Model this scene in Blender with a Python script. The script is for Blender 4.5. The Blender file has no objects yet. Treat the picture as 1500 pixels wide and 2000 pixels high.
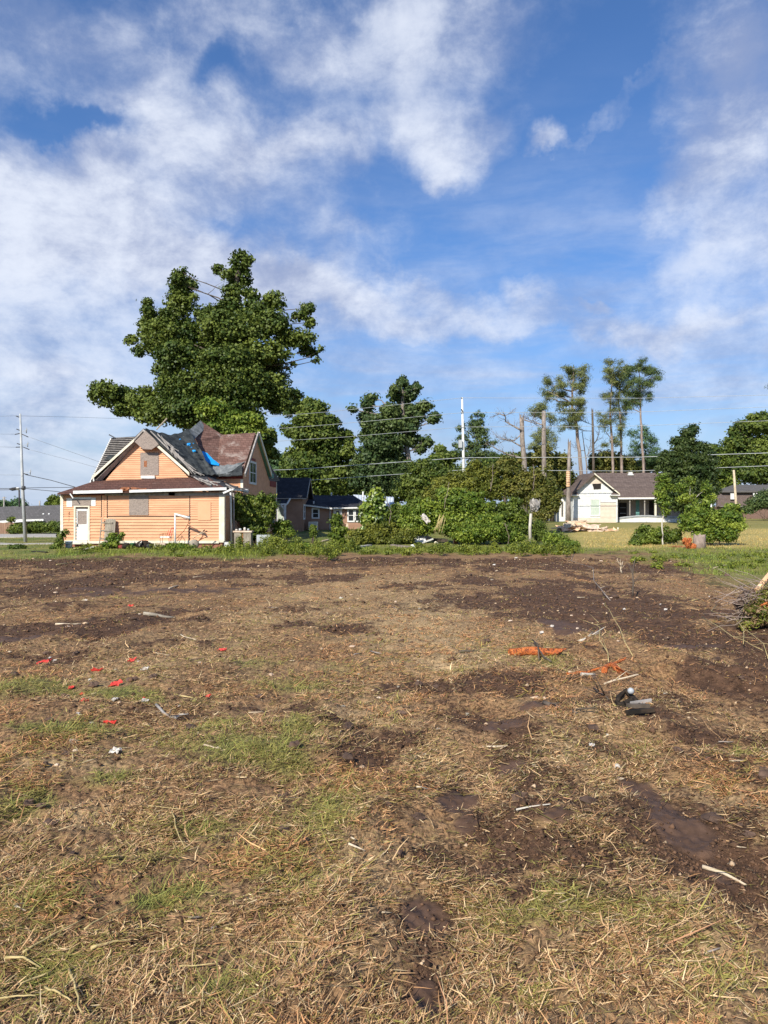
import bpy, math, random
import numpy as np
from math import radians as R, sin, cos, pi
from mathutils import Vector
random.seed(7)
rng = np.random.default_rng(11)
SC = bpy.context.scene
COL = SC.collection
F = 1444.4      # focal length in pixels of the 1500 x 2000 photograph
HZ = 988.0      # row of the horizon in the photograph
CZ = 1.75       # eye height
# ---------------------------------------------------------------- camera
cam_d = bpy.data.cameras.new('camera'); cam = bpy.data.objects.new('camera', cam_d); COL.objects.link(cam)
cam_d.sensor_fit = 'VERTICAL'; cam_d.sensor_height = 36; cam_d.sensor_width = 27; cam_d.lens = 26
cam_d.shift_y = -12 / 2000; cam_d.clip_start = .05; cam_d.clip_end = 5000
cam.location = (0, 0, CZ); cam.rotation_euler = (R(90), 0, 0)
SC.camera = cam
SC.view_settings.view_transform = 'Standard'; SC.view_settings.look = 'None'
SC.view_settings.exposure = 0.42; SC.view_settings.gamma = 1
# ---------------------------------------------------------------- sun and sky
SUN_EL, SUN_AZ = R(36), R(208)          # azimuth clockwise from +Y (behind, to the left)
to_sun = Vector((sin(SUN_AZ) * cos(SUN_EL), cos(SUN_AZ) * cos(SUN_EL), sin(SUN_EL)))
sd = bpy.data.lights.new('sun', 'SUN'); sd.energy = 4.9; sd.angle = R(.5); sd.color = (1, .935, .82)
sun = bpy.data.objects.new('sun', sd); COL.objects.link(sun)
sun.rotation_euler = to_sun.to_track_quat('Z', 'Y').to_euler(); sun.location = (0, 0, 60)

W = bpy.data.worlds.new('World'); SC.world = W; W.use_nodes = True
nt = W.node_tree; nt.nodes.clear()
def nd(t, typ, **kw):
    n = t.nodes.new(typ)
    for k, v in kw.items():
        if k.startswith('i_'): n.inputs[k[2:].replace('_', ' ')].default_value = v
        else: setattr(n, k, v)
    return n
def mth(t, op, a, b=None, c=None, clamp=False):
    n = t.nodes.new('ShaderNodeMath'); n.operation = op; n.use_clamp = clamp
    for i, v in enumerate((a, b, c)):
        if v is None: continue
        if isinstance(v, (int, float)): n.inputs[i].default_value = v
        else: t.links.new(v, n.inputs[i])
    return n.outputs[0]
def mixc(t, f, a, b, mode='MIX'):
    n = t.nodes.new('ShaderNodeMix'); n.data_type = 'RGBA'; n.blend_type = mode
    for i, v in ((0, f), (6, a), (7, b)):
        if isinstance(v, (int, float)): n.inputs[i].default_value = v
        elif isinstance(v, (tuple, list)): n.inputs[i].default_value = (*v[:3], 1)
        else: t.links.new(v, n.inputs[i])
    return n.outputs[2]
def ramp(t, v, a, b, lo=0., hi=1., smooth=True):
    n = t.nodes.new('ShaderNodeMapRange'); n.interpolation_type = 'SMOOTHSTEP' if smooth else 'LINEAR'
    t.links.new(v, n.inputs[0])
    for i, x in enumerate((a, b, lo, hi)): n.inputs[i + 1].default_value = x
    return n.outputs[0]
def noise(t, vec, scale, detail=4., rough=.5, dist=0., lac=2.):
    n = t.nodes.new('ShaderNodeTexNoise')
    if vec is not None: t.links.new(vec, n.inputs['Vector'])
    n.inputs['Scale'].default_value = scale; n.inputs['Detail'].default_value = detail
    n.inputs['Roughness'].default_value = rough; n.inputs['Distortion'].default_value = dist
    n.inputs['Lacunarity'].default_value = lac
    return n.outputs[0]

def scaled_v(t, v, s):
    n = t.nodes.new('ShaderNodeMapping'); t.links.new(v, n.inputs[0]); n.inputs[3].default_value = s; return n.outputs[0]
tc = nt.nodes.new('ShaderNodeTexCoord'); sep = nt.nodes.new('ShaderNodeSeparateXYZ')
nt.links.new(tc.outputs['Generated'], sep.inputs[0])
dx, dy, dz = sep.outputs
sky = nt.nodes.new('ShaderNodeTexSky'); sky.sky_type = 'NISHITA'; sky.sun_disc = False
sky.sun_elevation = SUN_EL; sky.sun_rotation = SUN_AZ; sky.air_density = 1.0; sky.dust_density = .6; sky.ozone_density = 2.5
az = mth(nt, 'ARCTAN2', dx, dy); el = mth(nt, 'ARCSINE', dz)
cmb = nt.nodes.new('ShaderNodeCombineXYZ'); nt.links.new(az, cmb.inputs[0]); nt.links.new(el, cmb.inputs[1])
AE = cmb.outputs[0]
wn = nt.nodes.new('ShaderNodeTexNoise'); nt.links.new(AE, wn.inputs['Vector']); wn.inputs['Scale'].default_value = 5.5; wn.inputs['Detail'].default_value = 6; wn.inputs['Roughness'].default_value = .6
wv = nt.nodes.new('ShaderNodeVectorMath'); wv.operation = 'SUBTRACT'; nt.links.new(wn.outputs['Color'], wv.inputs[0]); wv.inputs[1].default_value = (.5, .5, .5)
ws = nt.nodes.new('ShaderNodeVectorMath'); ws.operation = 'SCALE'; nt.links.new(wv.outputs[0], ws.inputs[0]); ws.inputs['Scale'].default_value = .22
wa = nt.nodes.new('ShaderNodeVectorMath'); wa.operation = 'ADD'; nt.links.new(ws.outputs[0], wa.inputs[0]); nt.links.new(AE, wa.inputs[1]); AEW = wa.outputs[0]
# cloud layer: a flat deck of noise seen in perspective, thickened and thinned by banks at given azimuths and elevations
zz = mth(nt, 'ADD', mth(nt, 'MAXIMUM', dz, 0.0), .16)
cp = nt.nodes.new('ShaderNodeCombineXYZ')
nt.links.new(mth(nt, 'DIVIDE', dx, zz), cp.inputs[0]); nt.links.new(mth(nt, 'DIVIDE', dy, zz), cp.inputs[1])
CP = cp.outputs[0]
n_big = noise(nt, CP, 1.3, 9, .60, .1)
n_mid = noise(nt, scaled_v(nt, AE, (1, 1.5, 1)), 9, 9, .66, .15)
n_str = noise(nt, scaled_v(nt, AE, (1, 5, 1)), 3.2, 7, .6, .3)
n_soft = noise(nt, AE, 2.6, 3, .5, .3)
BANKS = [ # px, py, rx, ry, rot, weight
 (60,60,330,110,0,.36),(640,50,480,80,0,.46),(330,330,420,120,-8,.54),(60,420,330,140,0,.50),(120,640,400,170,0,.50),(420,520,260,80,0,.36),(60,820,300,90,0,.34),(900,330,160,90,20,.16),(620,620,200,60,0,.34),
 (570,310,160,70,15,.30),(290,240,110,60,20,.3),(740,440,160,60,10,.26),(1000,560,200,50,0,.24),(1230,560,180,60,0,.2),(700,560,200,50,10,.2),(815,210,90,110,-15,.40),(930,270,80,140,35,.34),(1420,230,150,230,0,.66),(1250,410,90,50,-30,.30),(1470,520,170,90,0,.34),
 (960,640,270,42,0,.52),(600,545,260,60,0,.40),(1330,660,260,46,0,.30),(1155,600,45,16,0,.35),(1085,240,50,34,-50,.5),(1190,190,120,22,-20,.45),(850,330,30,50,0,.2),(700,430,120,60,0,.18),
 (1350,640,200,30,0,.22),(1350,790,170,18,0,.10),(100,860,300,70,0,.10),(350,170,120,70,0,.3),
 (150,215,120,38,0,-.6),(440,105,50,38,-40,-.34),(1200,110,140,120,30,-.42),(1010,430,250,100,0,-.50),(640,385,130,45,20,-.34),
 (880,510,130,40,0,-.16),(1150,500,180,60,0,-.16),(745,330,28,70,0,-.22),(840,770,420,60,0,-.24),(330,30,50,30,0,-.25),(970,170,50,70,0,-.16),(1180,330,60,90,0,-.22),(450,420,40,20,0,-.15)]
acc = None
for (px, py, rx, ry, rot, w) in BANKS:
    u, v = (px - 750) / F, (HZ - py) / F
    a0 = math.atan(u); e0 = math.atan(v * cos(a0))
    m = nt.nodes.new('ShaderNodeMapping'); m.vector_type = 'TEXTURE'; nt.links.new(AEW, m.inputs[0])
    m.inputs[1].default_value = (a0, e0, 0); m.inputs[2].default_value = (0, 0, R(-rot))
    m.inputs[3].default_value = (1.25 * rx / F * cos(a0) ** 2, 1.25 * ry / F * cos(a0) * cos(e0) ** 2, 1)
    ln = nt.nodes.new('ShaderNodeVectorMath'); ln.operation = 'LENGTH'; nt.links.new(m.outputs[0], ln.inputs[0])
    b = ramp(nt, ln.outputs['Value'], .15, 1.35, w, 0)
    acc = b if acc is None else mth(nt, 'ADD', acc, b)
den = mth(nt, 'MULTIPLY_ADD', n_big, 1.15, acc)
den = mth(nt, 'MULTIPLY_ADD', n_mid, .75, den)
cover = ramp(nt, den, .76, 1.90)
low = ramp(nt, dz, .05, .55, 1, 0)
veil = mth(nt, 'MULTIPLY', ramp(nt, n_str, .33, .70, 0, .9), low)
cover = mth(nt, 'MAXIMUM', cover, veil)
light = mth(nt, 'MULTIPLY_ADD', n_mid, 1.3, mth(nt, 'MULTIPLY_ADD', n_soft, 1.3, -0.95))
light = ramp(nt, light, 0.05, .62)
ccol = mixc(nt, light, (.27, .32, .475), (.63, .67, .76))
elev = ramp(nt, dz, .02, .40)
gain = mixc(nt, elev, (.62, .72, .92), (.60, .86, 1.18))
bgs = mixc(nt, 1.0, sky.outputs[0], gain, 'MULTIPLY')
SKY = .100
sc1 = nt.nodes.new('ShaderNodeVectorMath'); sc1.operation = 'SCALE'; nt.links.new(ccol, sc1.inputs[0]); sc1.inputs['Scale'].default_value = 1 / SKY
bgs = mixc(nt, ramp(nt, dz, .0, .13, .8, 0), bgs, (.35 / SKY, .455 / SKY, .63 / SKY))
hz = ramp(nt, dz, -.02, .12, .72, 1.0)
cov2 = mth(nt, 'MULTIPLY', cover, .93)
mx = mixc(nt, mth(nt, 'MULTIPLY', cov2, hz), bgs, sc1.outputs[0])
bg = nt.nodes.new('ShaderNodeBackground'); nt.links.new(mx, bg.inputs[0]); bg.inputs[1].default_value = SKY
wo = nt.nodes.new('ShaderNodeOutputWorld'); nt.links.new(bg.outputs[0], wo.inputs[0])

# ---------------------------------------------------------------- numbers: noise, terrain, pixel helpers
def _h(ix, iy, s):
    n = (ix.astype(np.int64) * 374761393 + iy.astype(np.int64) * 668265263 + s * 974634777) & 0xffffffff
    n = ((n ^ (n >> 13)) * 1274126177) & 0xffffffff
    return ((n ^ (n >> 16)) & 0xffff) / 65535.
def vn(x, y, s=0):
    x = np.asarray(x, float); y = np.asarray(y, float)
    ix = np.floor(x); iy = np.floor(y); fx = x - ix; fy = y - iy
    fx = fx * fx * (3 - 2 * fx); fy = fy * fy * (3 - 2 * fy)
    a = _h(ix, iy, s); b = _h(ix + 1, iy, s); c = _h(ix, iy + 1, s); d = _h(ix + 1, iy + 1, s)
    return (a * (1 - fx) + b * fx) * (1 - fy) + (c * (1 - fx) + d * fx) * fy
def fbm(x, y, o=4, s=0):
    v = 0; a = .5; t = 0
    for i in range(o): v = v + a * vn(x * 2 ** i, y * 2 ** i, s + i); t += a; a *= .5
    return v / t
def ss(a, b, x):
    t = np.clip((np.asarray(x, float) - a) / (b - a), 0, 1); return t * t * (3 - 2 * t)
def zbase(y): return -.6 * ss(5, 30, y) + .4 * ss(58, 88, y)
def Yg(py):                                  # distance at which the ground shows on photo row py
    lo, hi = .8, 400.
    for _ in range(60):
        m = (lo + hi) / 2
        if (CZ - float(zbase(m))) / m * F > py - HZ: lo = m
        else: hi = m
    return lo
_pys = np.concatenate([np.arange(992, 1040, 1.), np.arange(1040, 2600, 5.)]); _ygs = np.array([Yg(p) for p in _pys])
def Ygv(py): return np.interp(py, _pys, _ygs)
def X(px, Y): return (px - 750) / F * Y
def Z(py, Y): return CZ + (HZ - py) / F * Y
def P(px, py, Y): return (X(px, Y), Y, Z(py, Y))
def G(px, py, dz=0):
    Y = Yg(py); x = X(px, Y); return (x, Y, float(zg(x, Y)) + dz)
RUTS = [((1060,1235),(1290,1300),.22,.06),((1290,1300),(1560,1350),.22,.07),((1080,1262),(1300,1332),.2,.05),((1300,1332),(1560,1380),.2,.05),
        ((950,1395),(890,1620),.28,.05),((890,1620),(850,2000),.3,.05),((1200,1440),(1460,1720),.3,.05),((0,1215),(420,1160),.4,.04),((0,1300),(330,1205),.4,.05)]
def zg(x, y):
    x = np.asarray(x, float); y = np.asarray(y, float); r = np.hypot(x, y)
    z = zbase(y) + (fbm(x * .35 + 9, y * .35, 3, 3) - .5) * .16 * ss(2, 9, r)
    near = 1 - ss(30, 60, r)
    z = z + near * ((fbm(x * 1.7, y * 1.7, 3, 21) - .5) * .14 + (fbm(x * 7, y * 7, 3, 5) - .5) * .045)
    z = z + (1 - ss(8, 16, r)) * (fbm(x * 26, y * 26, 2, 8) - .5) * .03
    for (a, b, w, d) in _RW:
        dx_, dy_ = b[0] - a[0], b[1] - a[1]; L = dx_ * dx_ + dy_ * dy_
        t = np.clip(((x - a[0]) * dx_ + (y - a[1]) * dy_) / L, 0, 1)
        q = np.hypot(x - a[0] - t * dx_, y - a[1] - t * dy_) / w
        z = z - d * np.exp(-q * q) * near + d * .55 * np.exp(-((q - 1.7) / .6) ** 2) * near
    return z
_RW = []
for (a, b, w, d) in RUTS:
    Ya, Yb = Yg(a[1]), Yg(b[1]); _RW.append(((X(a[0], Ya), Ya), (X(b[0], Yb), Yb), w, d))

def field(lst, x, y):                        # soft patches lying on the ground
    v = np.zeros_like(x)
    for (px, py, rx, ry, w) in lst:
        Y = Yg(py); y1, y0 = Yg(py - ry), Yg(py + ry)
        wx = rx * Y / F; cx = X(px, Y)
        wy = np.where(y > Y, y1 - Y, Y - y0)
        q = ((x - cx) / wx) ** 2 + ((y - Y) / wy) ** 2
        v = np.maximum(v, w * np.exp(-q * .9))
    return v
SOIL = [(200,1103,420,12,.9),(900,1097,400,9,.8),(60,1150,220,22,.8),(280,1128,260,12,.8),(1180,1190,270,60,.85),(1380,1250,220,60,.85),(1150,1108,250,18,.7),
 (1450,1335,170,55,.9),(330,1212,150,14,.8),(110,1225,190,14,.85),(60,1290,130,18,.7),(420,1388,260,15,.7),(900,1400,90,40,.9),(950,1480,120,60,.9),(990,1600,130,60,.85),
 (1260,1560,250,70,.5),(1150,1690,260,50,.7),(830,1760,120,55,.9),(860,1900,90,80,.85),(700,1480,60,25,.8),(640,1400,110,14,.5),(450,1680,90,25,.55),(1240,1385,110,30,.75),(560,1560,60,14,.5),
 (1050,1750,180,40,.6),(930,1340,150,22,.7),(1000,1450,150,60,.85),(900,1520,120,60,.8),(1080,1560,160,70,.75),(870,1640,110,60,.75),(1000,1690,160,50,.65),(850,1830,90,60,.9),(1250,1480,200,40,.6),(1330,1600,170,90,.8),(1450,1700,120,60,.6),(780,1420,100,30,.6),(1250,1780,160,40,.45),(1400,1440,150,30,.6),(600,1230,180,12,.4),(250,1260,200,14,.5),(300,1190,260,12,.55),(500,1130,260,10,.5),(850,1145,180,12,.5),(1050,1260,150,24,.6),(60,1350,60,10,.4),(1350,1680,150,60,.6),(650,1130,200,12,.45),(520,1200,120,10,.4),(1010,1330,120,20,.5),(200,1640,120,12,.35),(120,1830,110,40,.4),(1150,1330,220,14,.5)]
MUD = [(1290,1560,50,50,1),(1345,1630,60,45,1),(1400,1700,30,25,.8),(825,1755,62,48,1),(860,1925,45,60,1),(905,1550,48,22,.9),(960,1410,60,16,.8),(1110,1228,48,16,1),
 (1000,1495,40,18,.8),(50,1238,100,10,.8),(380,1150,110,6,.7),(200,1155,120,6,.7),(1340,1262,100,10,.6),(930,1590,40,20,.7),(1120,1640,60,20,.6),(1040,1380,70,10,.6),(1240,1410,60,12,.5)]
GREEN = [(300,1680,200,30,.25),(150,1750,160,30,.28),(560,1720,120,30,.25),(250,1880,200,40,.25),(560,1540,140,22,.32),(130,1640,140,20,.25),(70,1345,110,16,.8),(240,1352,150,20,.8),(90,1442,120,20,.9),(460,1482,130,34,.9),(570,1440,60,20,.6),(185,1532,80,20,.95),(60,1580,70,30,.8),(480,1290,90,10,.5),(630,1232,90,16,.55),
 (570,1335,100,15,.7),(400,1430,70,14,.6),(330,1760,110,28,.6),(430,1935,130,40,.6),(620,1600,110,60,.55),(1150,1790,160,45,.5),(1450,1470,60,30,.5),(1340,1093,120,14,.8),(1430,1112,110,16,.8),
 (560,1270,60,12,.5),(240,1165,60,8,.5),(940,1310,90,12,.35),(1070,1290,100,14,.4),(1050,1930,110,40,.4),(80,1900,90,40,.45),(700,1300,120,14,.35),(360,1620,120,20,.5),(1000,1170,80,10,.3)]
DRY = [(830,1225,140,75,.9),(880,1290,110,30,.9),(180,1592,120,25,1),(830,1470,60,30,.9),(690,1700,110,90,.8),(650,1850,200,90,.6),(100,1500,120,15,.8),(560,1200,120,40,.5),(700,1150,160,25,.6),
 (300,1290,200,40,.4),(1300,1900,250,90,.7),(1450,1600,60,60,.6),(1120,1480,80,40,.7),(500,1560,50,15,.7),(700,1380,120,20,.5),(1150,1400,90,30,.5)]
def lawn(x, y):                              # uncut grass beyond the cleared lot
    w = (fbm(x * .5, y * .25, 4, 77) - .5)
    px = 750 + x * F / np.maximum(y, 1)
    edge = np.interp(px, [-400, 0, 120, 420, 700, 1110, 1250, 1330, 1420, 1500, 2000], [33, 33.5, 34, 34.5, 37, 37, 37.5, 29, 24, 21.5, 15])
    rt = ss(1180, 1300, px); v = ss(-2.2 - 3.5 * rt, 1.6 + 4 * rt, (y - edge) + w * (9 + 16 * rt) * np.clip(edge / 34, .6, 1)) * (y > 0)
    return np.maximum(v, (y < 0) * ss(12, 30, np.hypot(x, y)))
def zones(x, y):
    wx = x + (fbm(x * 1.1, y * 1.1, 4, 31) - .5) * .07 * np.hypot(x, y) ** .9; wy = y + (fbm(x * 1.1, y * .9, 4, 41) - .5) * .16 * np.hypot(x, y) ** .95
    n = .6 * fbm(x * .8, y * .55, 5, 51) + .4 * fbm(x * 3.1, y * 2.2, 4, 151); n2 = fbm(x * 1.6 + 4, y * 1.1, 4, 61)
    soil = ss(.18, .72, field(SOIL, wx, wy) * 1.0 + (n - .47) * 2.2)
    mud = ss(.38, .62, field(MUD, wx, wy) + (n2 - .5) * .5)
    green = np.clip(field(GREEN, wx, wy) * 1.15 + (n2 - .56) * 1.3, 0, 1)
    dry = np.clip(field(DRY, wx, wy) + (n2 - .5) * .8, 0, 1)
    soil = np.clip(soil - dry * .55, 0, 1)
    lw = lawn(x, y)
    return soil, mud * (1 - lw), green * (1 - mud) * (1 - .5 * soil), dry, lw

# ---------------------------------------------------------------- materials
M = {}
def mat(name, rough=.8, spec=.3):
    m = bpy.data.materials.new(name); m.use_nodes = True; t = m.node_tree; b = t.nodes['Principled BSDF']
    b.inputs['Roughness'].default_value = rough; b.inputs['Specular IOR Level'].default_value = spec
    M[name] = m; return m, t, b
def objco(t): return t.nodes.new('ShaderNodeTexCoord').outputs['Object']
def geoco(t): return t.nodes.new('ShaderNodeNewGeometry').outputs['Position']
def scaled(t, v, s):
    n = t.nodes.new('ShaderNodeMapping'); t.links.new(v, n.inputs[0]); n.inputs[3].default_value = s; return n.outputs[0]
def bump(t, b, h, strength=.4, dist=.02):
    n = t.nodes.new('ShaderNodeBump'); n.inputs['Strength'].default_value = strength; n.inputs['Distance'].default_value = dist
    t.links.new(h, n.inputs['Height']); t.links.new(n.outputs[0], b.inputs['Normal'])
def weathered(name, c1, c2, scale=3., stretch=(1, 1, 1), rough=.75, lo=.35, hi=.7, bmp=.3, c3=None, spec=.3, metal=0, th=.62):
    m, t, b = mat(name, rough, spec); v = scaled(t, geoco(t), stretch)
    n = noise(t, v, scale, 8, .65, .3); f = ramp(t, n, lo, hi); c = mixc(t, f, c1, c2)
    if c3:
        n3 = noise(t, v, scale * 3.3, 8, .7, .6); c = mixc(t, ramp(t, n3, th, th + .06), c, c3)
    t.links.new(c, b.inputs['Base Color']); b.inputs['Metallic'].default_value = metal
    bump(t, b, n, bmp, .02); return m
# ground material: bare soil, wet smooth mud, dead thatch, living grass, by masks stored on the ground
m, t, b = mat('ground', .9, .25)
pos = geoco(t)
at = nd(t, 'ShaderNodeAttribute', attribute_name='zone'); sp = t.nodes.new('ShaderNodeSeparateColor'); t.links.new(at.outputs['Color'], sp.inputs[0])
soil_w, mud_w, green_w = sp.outputs
at2 = nd(t, 'ShaderNodeAttribute', attribute_name='zone2'); sp2 = t.nodes.new('ShaderNodeSeparateColor'); t.links.new(at2.outputs['Color'], sp2.inputs[0])
dry_w, lawn_w, gold_w = sp2.outputs
nA = noise(t, pos, 1.3, 9, .62, .4); nB = noise(t, pos, 9, 8, .68, .6); nC = noise(t, scaled(t, pos, (1, .7, 1)), 34, 6, .7, .8); nD = noise(t, pos, 130, 3, .6)
soil_c = mixc(t, ramp(t, nB, .3, .72), (.038, .020, .012), (.135, .072, .040))
soil_c = mixc(t, ramp(t, nC, .5, .8), soil_c, (.21, .125, .07))
th_c = mixc(t, ramp(t, nC, .35, .66), (.06, .032, .016), (.39, .225, .11))
th_c = mixc(t, mth(t, 'MULTIPLY', ramp(t, nB, .45, .7), .5), th_c, (.24, .17, .07))
th_c = mixc(t, mth(t, 'MULTIPLY', dry_w, .45), th_c, mixc(t, ramp(t, nC, .3, .6), (.26, .18, .08), (.66, .50, .27)))
tw = mth(t, 'SUBTRACT', 1, soil_w)
tw = mth(t, 'ADD', mth(t, 'MULTIPLY', tw, .9), mth(t, 'MULTIPLY_ADD', nB, 1.5, -.82))
base_c = mixc(t, ramp(t, tw, .15, .55), soil_c, th_c)
gr_c = mixc(t, ramp(t, nC, .3, .7), (.06, .07, .018), (.27, .29, .07))
gw = mth(t, 'ADD', green_w, mth(t, 'MULTIPLY_ADD', nC, 1.0, -.62))
base_c = mixc(t, mth(t, 'MULTIPLY', ramp(t, gw, .2, .7), .6), base_c, gr_c)
mud_c = mixc(t, ramp(t, nB, .35, .7), (.075, .043, .027), (.12, .07, .046))
base_c = mixc(t, mud_w, base_c, mud_c)
lw_c = mixc(t, ramp(t, noise(t, scaled(t, pos, (1, .5, 1)), .5, 6, .6), .35, .62), (.10, .13, .028), (.23, .20, .06))
lw_g = mixc(t, ramp(t, noise(t, pos, 6, 5, .7), .3, .7), (.42, .31, .10), (.60, .46, .17))
lw_c = mixc(t, gold_w, lw_c, lw_g)
lw_c = mixc(t, mth(t, 'MULTIPLY', ramp(t, nC, .35, .6), .4), lw_c, (.10, .12, .03))
base_c = mixc(t, lawn_w, base_c, lw_c)
t.links.new(base_c, b.inputs['Base Color'])
rg = mth(t, 'MULTIPLY_ADD', mud_w, -.25, .92); t.links.new(rg, b.inputs['Roughness'])
hh = mth(t, 'ADD', mth(t, 'MULTIPLY', nB, .5), mth(t, 'MULTIPLY', nC, .5))
hh = mth(t, 'MULTIPLY_ADD', nD, .15, hh)
hh = mth(t, 'MULTIPLY', hh, mth(t, 'MULTIPLY_ADD', mud_w, -.8, 1))
bump(t, b, hh, .9, .035)

def strawmat(name, rough=.55, trans=.15):
    m, t, b = mat(name, rough, .25)
    a = nd(t, 'ShaderNodeAttribute', attribute_name='tint')
    t.links.new(a.outputs['Color'], b.inputs['Base Color'])
    if trans:
        tr = t.nodes.new('ShaderNodeBsdfTranslucent'); t.links.new(a.outputs['Color'], tr.inputs[0])
        mx_ = t.nodes.new('ShaderNodeMixShader'); mx_.inputs[0].default_value = trans
        t.links.new(b.outputs[0], mx_.inputs[1]); t.links.new(tr.outputs[0], mx_.inputs[2])
        t.links.new(mx_.outputs[0], t.nodes['Material Output'].inputs[0])
    return m
strawmat('straw', .6, .12); strawmat('leaf', .5, .22); strawmat('needle', .6, .12)

# ---------------------------------------------------------------- object helpers
def npmesh(name, verts, faces_flat, sizes, color=None, smooth=False):
    me = bpy.data.meshes.new(name)
    me.vertices.add(len(verts)); me.vertices.foreach_set('co', np.asarray(verts, np.float32).ravel())
    me.loops.add(len(faces_flat)); me.loops.foreach_set('vertex_index', np.asarray(faces_flat, np.int32))
    me.polygons.add(len(sizes)); st = np.concatenate([[0], np.cumsum(sizes)[:-1]]).astype(np.int32)
    me.polygons.foreach_set('loop_start', st)
    if smooth: me.polygons.foreach_set('use_smooth', np.ones(len(sizes), bool))
    me.update(calc_edges=True)
    if color is not None:
        a = me.attributes.new('tint', 'FLOAT_COLOR', 'FACE')
        c = np.ones((len(sizes), 4), np.float32); c[:, :3] = color; a.data.foreach_set('color', c.ravel())
    return me
def tag(o, label=None, cat=None, group=None, kind=None):
    for k, v in (('label', label), ('category', cat), ('group', group), ('kind', kind)):
        if v: o[k] = v
    return o
def thing(name, label, cat, loc=(0, 0, 0), group=None):
    o = bpy.data.objects.new(name, None); COL.objects.link(o); o.location = loc; o.empty_display_size = .2
    o['_o'] = list(loc); return tag(o, label, cat, group)
def rootof(p):
    while p.parent: p = p.parent
    return p
def link(name, me, material, parent=None, loc=None):
    if isinstance(material, str): material = M[material]
    if material: me.materials.append(material)
    o = bpy.data.objects.new(name, me); COL.objects.link(o)
    if parent is not None:
        o.parent = parent; off = Vector(rootof(parent)['_o']) if '_o' in rootof(parent) else Vector((0, 0, 0))
        me.transform(__import__('mathutils').Matrix.Translation(-off))
    elif loc is not None:
        me.transform(__import__('mathutils').Matrix.Translation(-Vector(loc))); o.location = loc; o['_o'] = list(loc)
    return o
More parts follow.
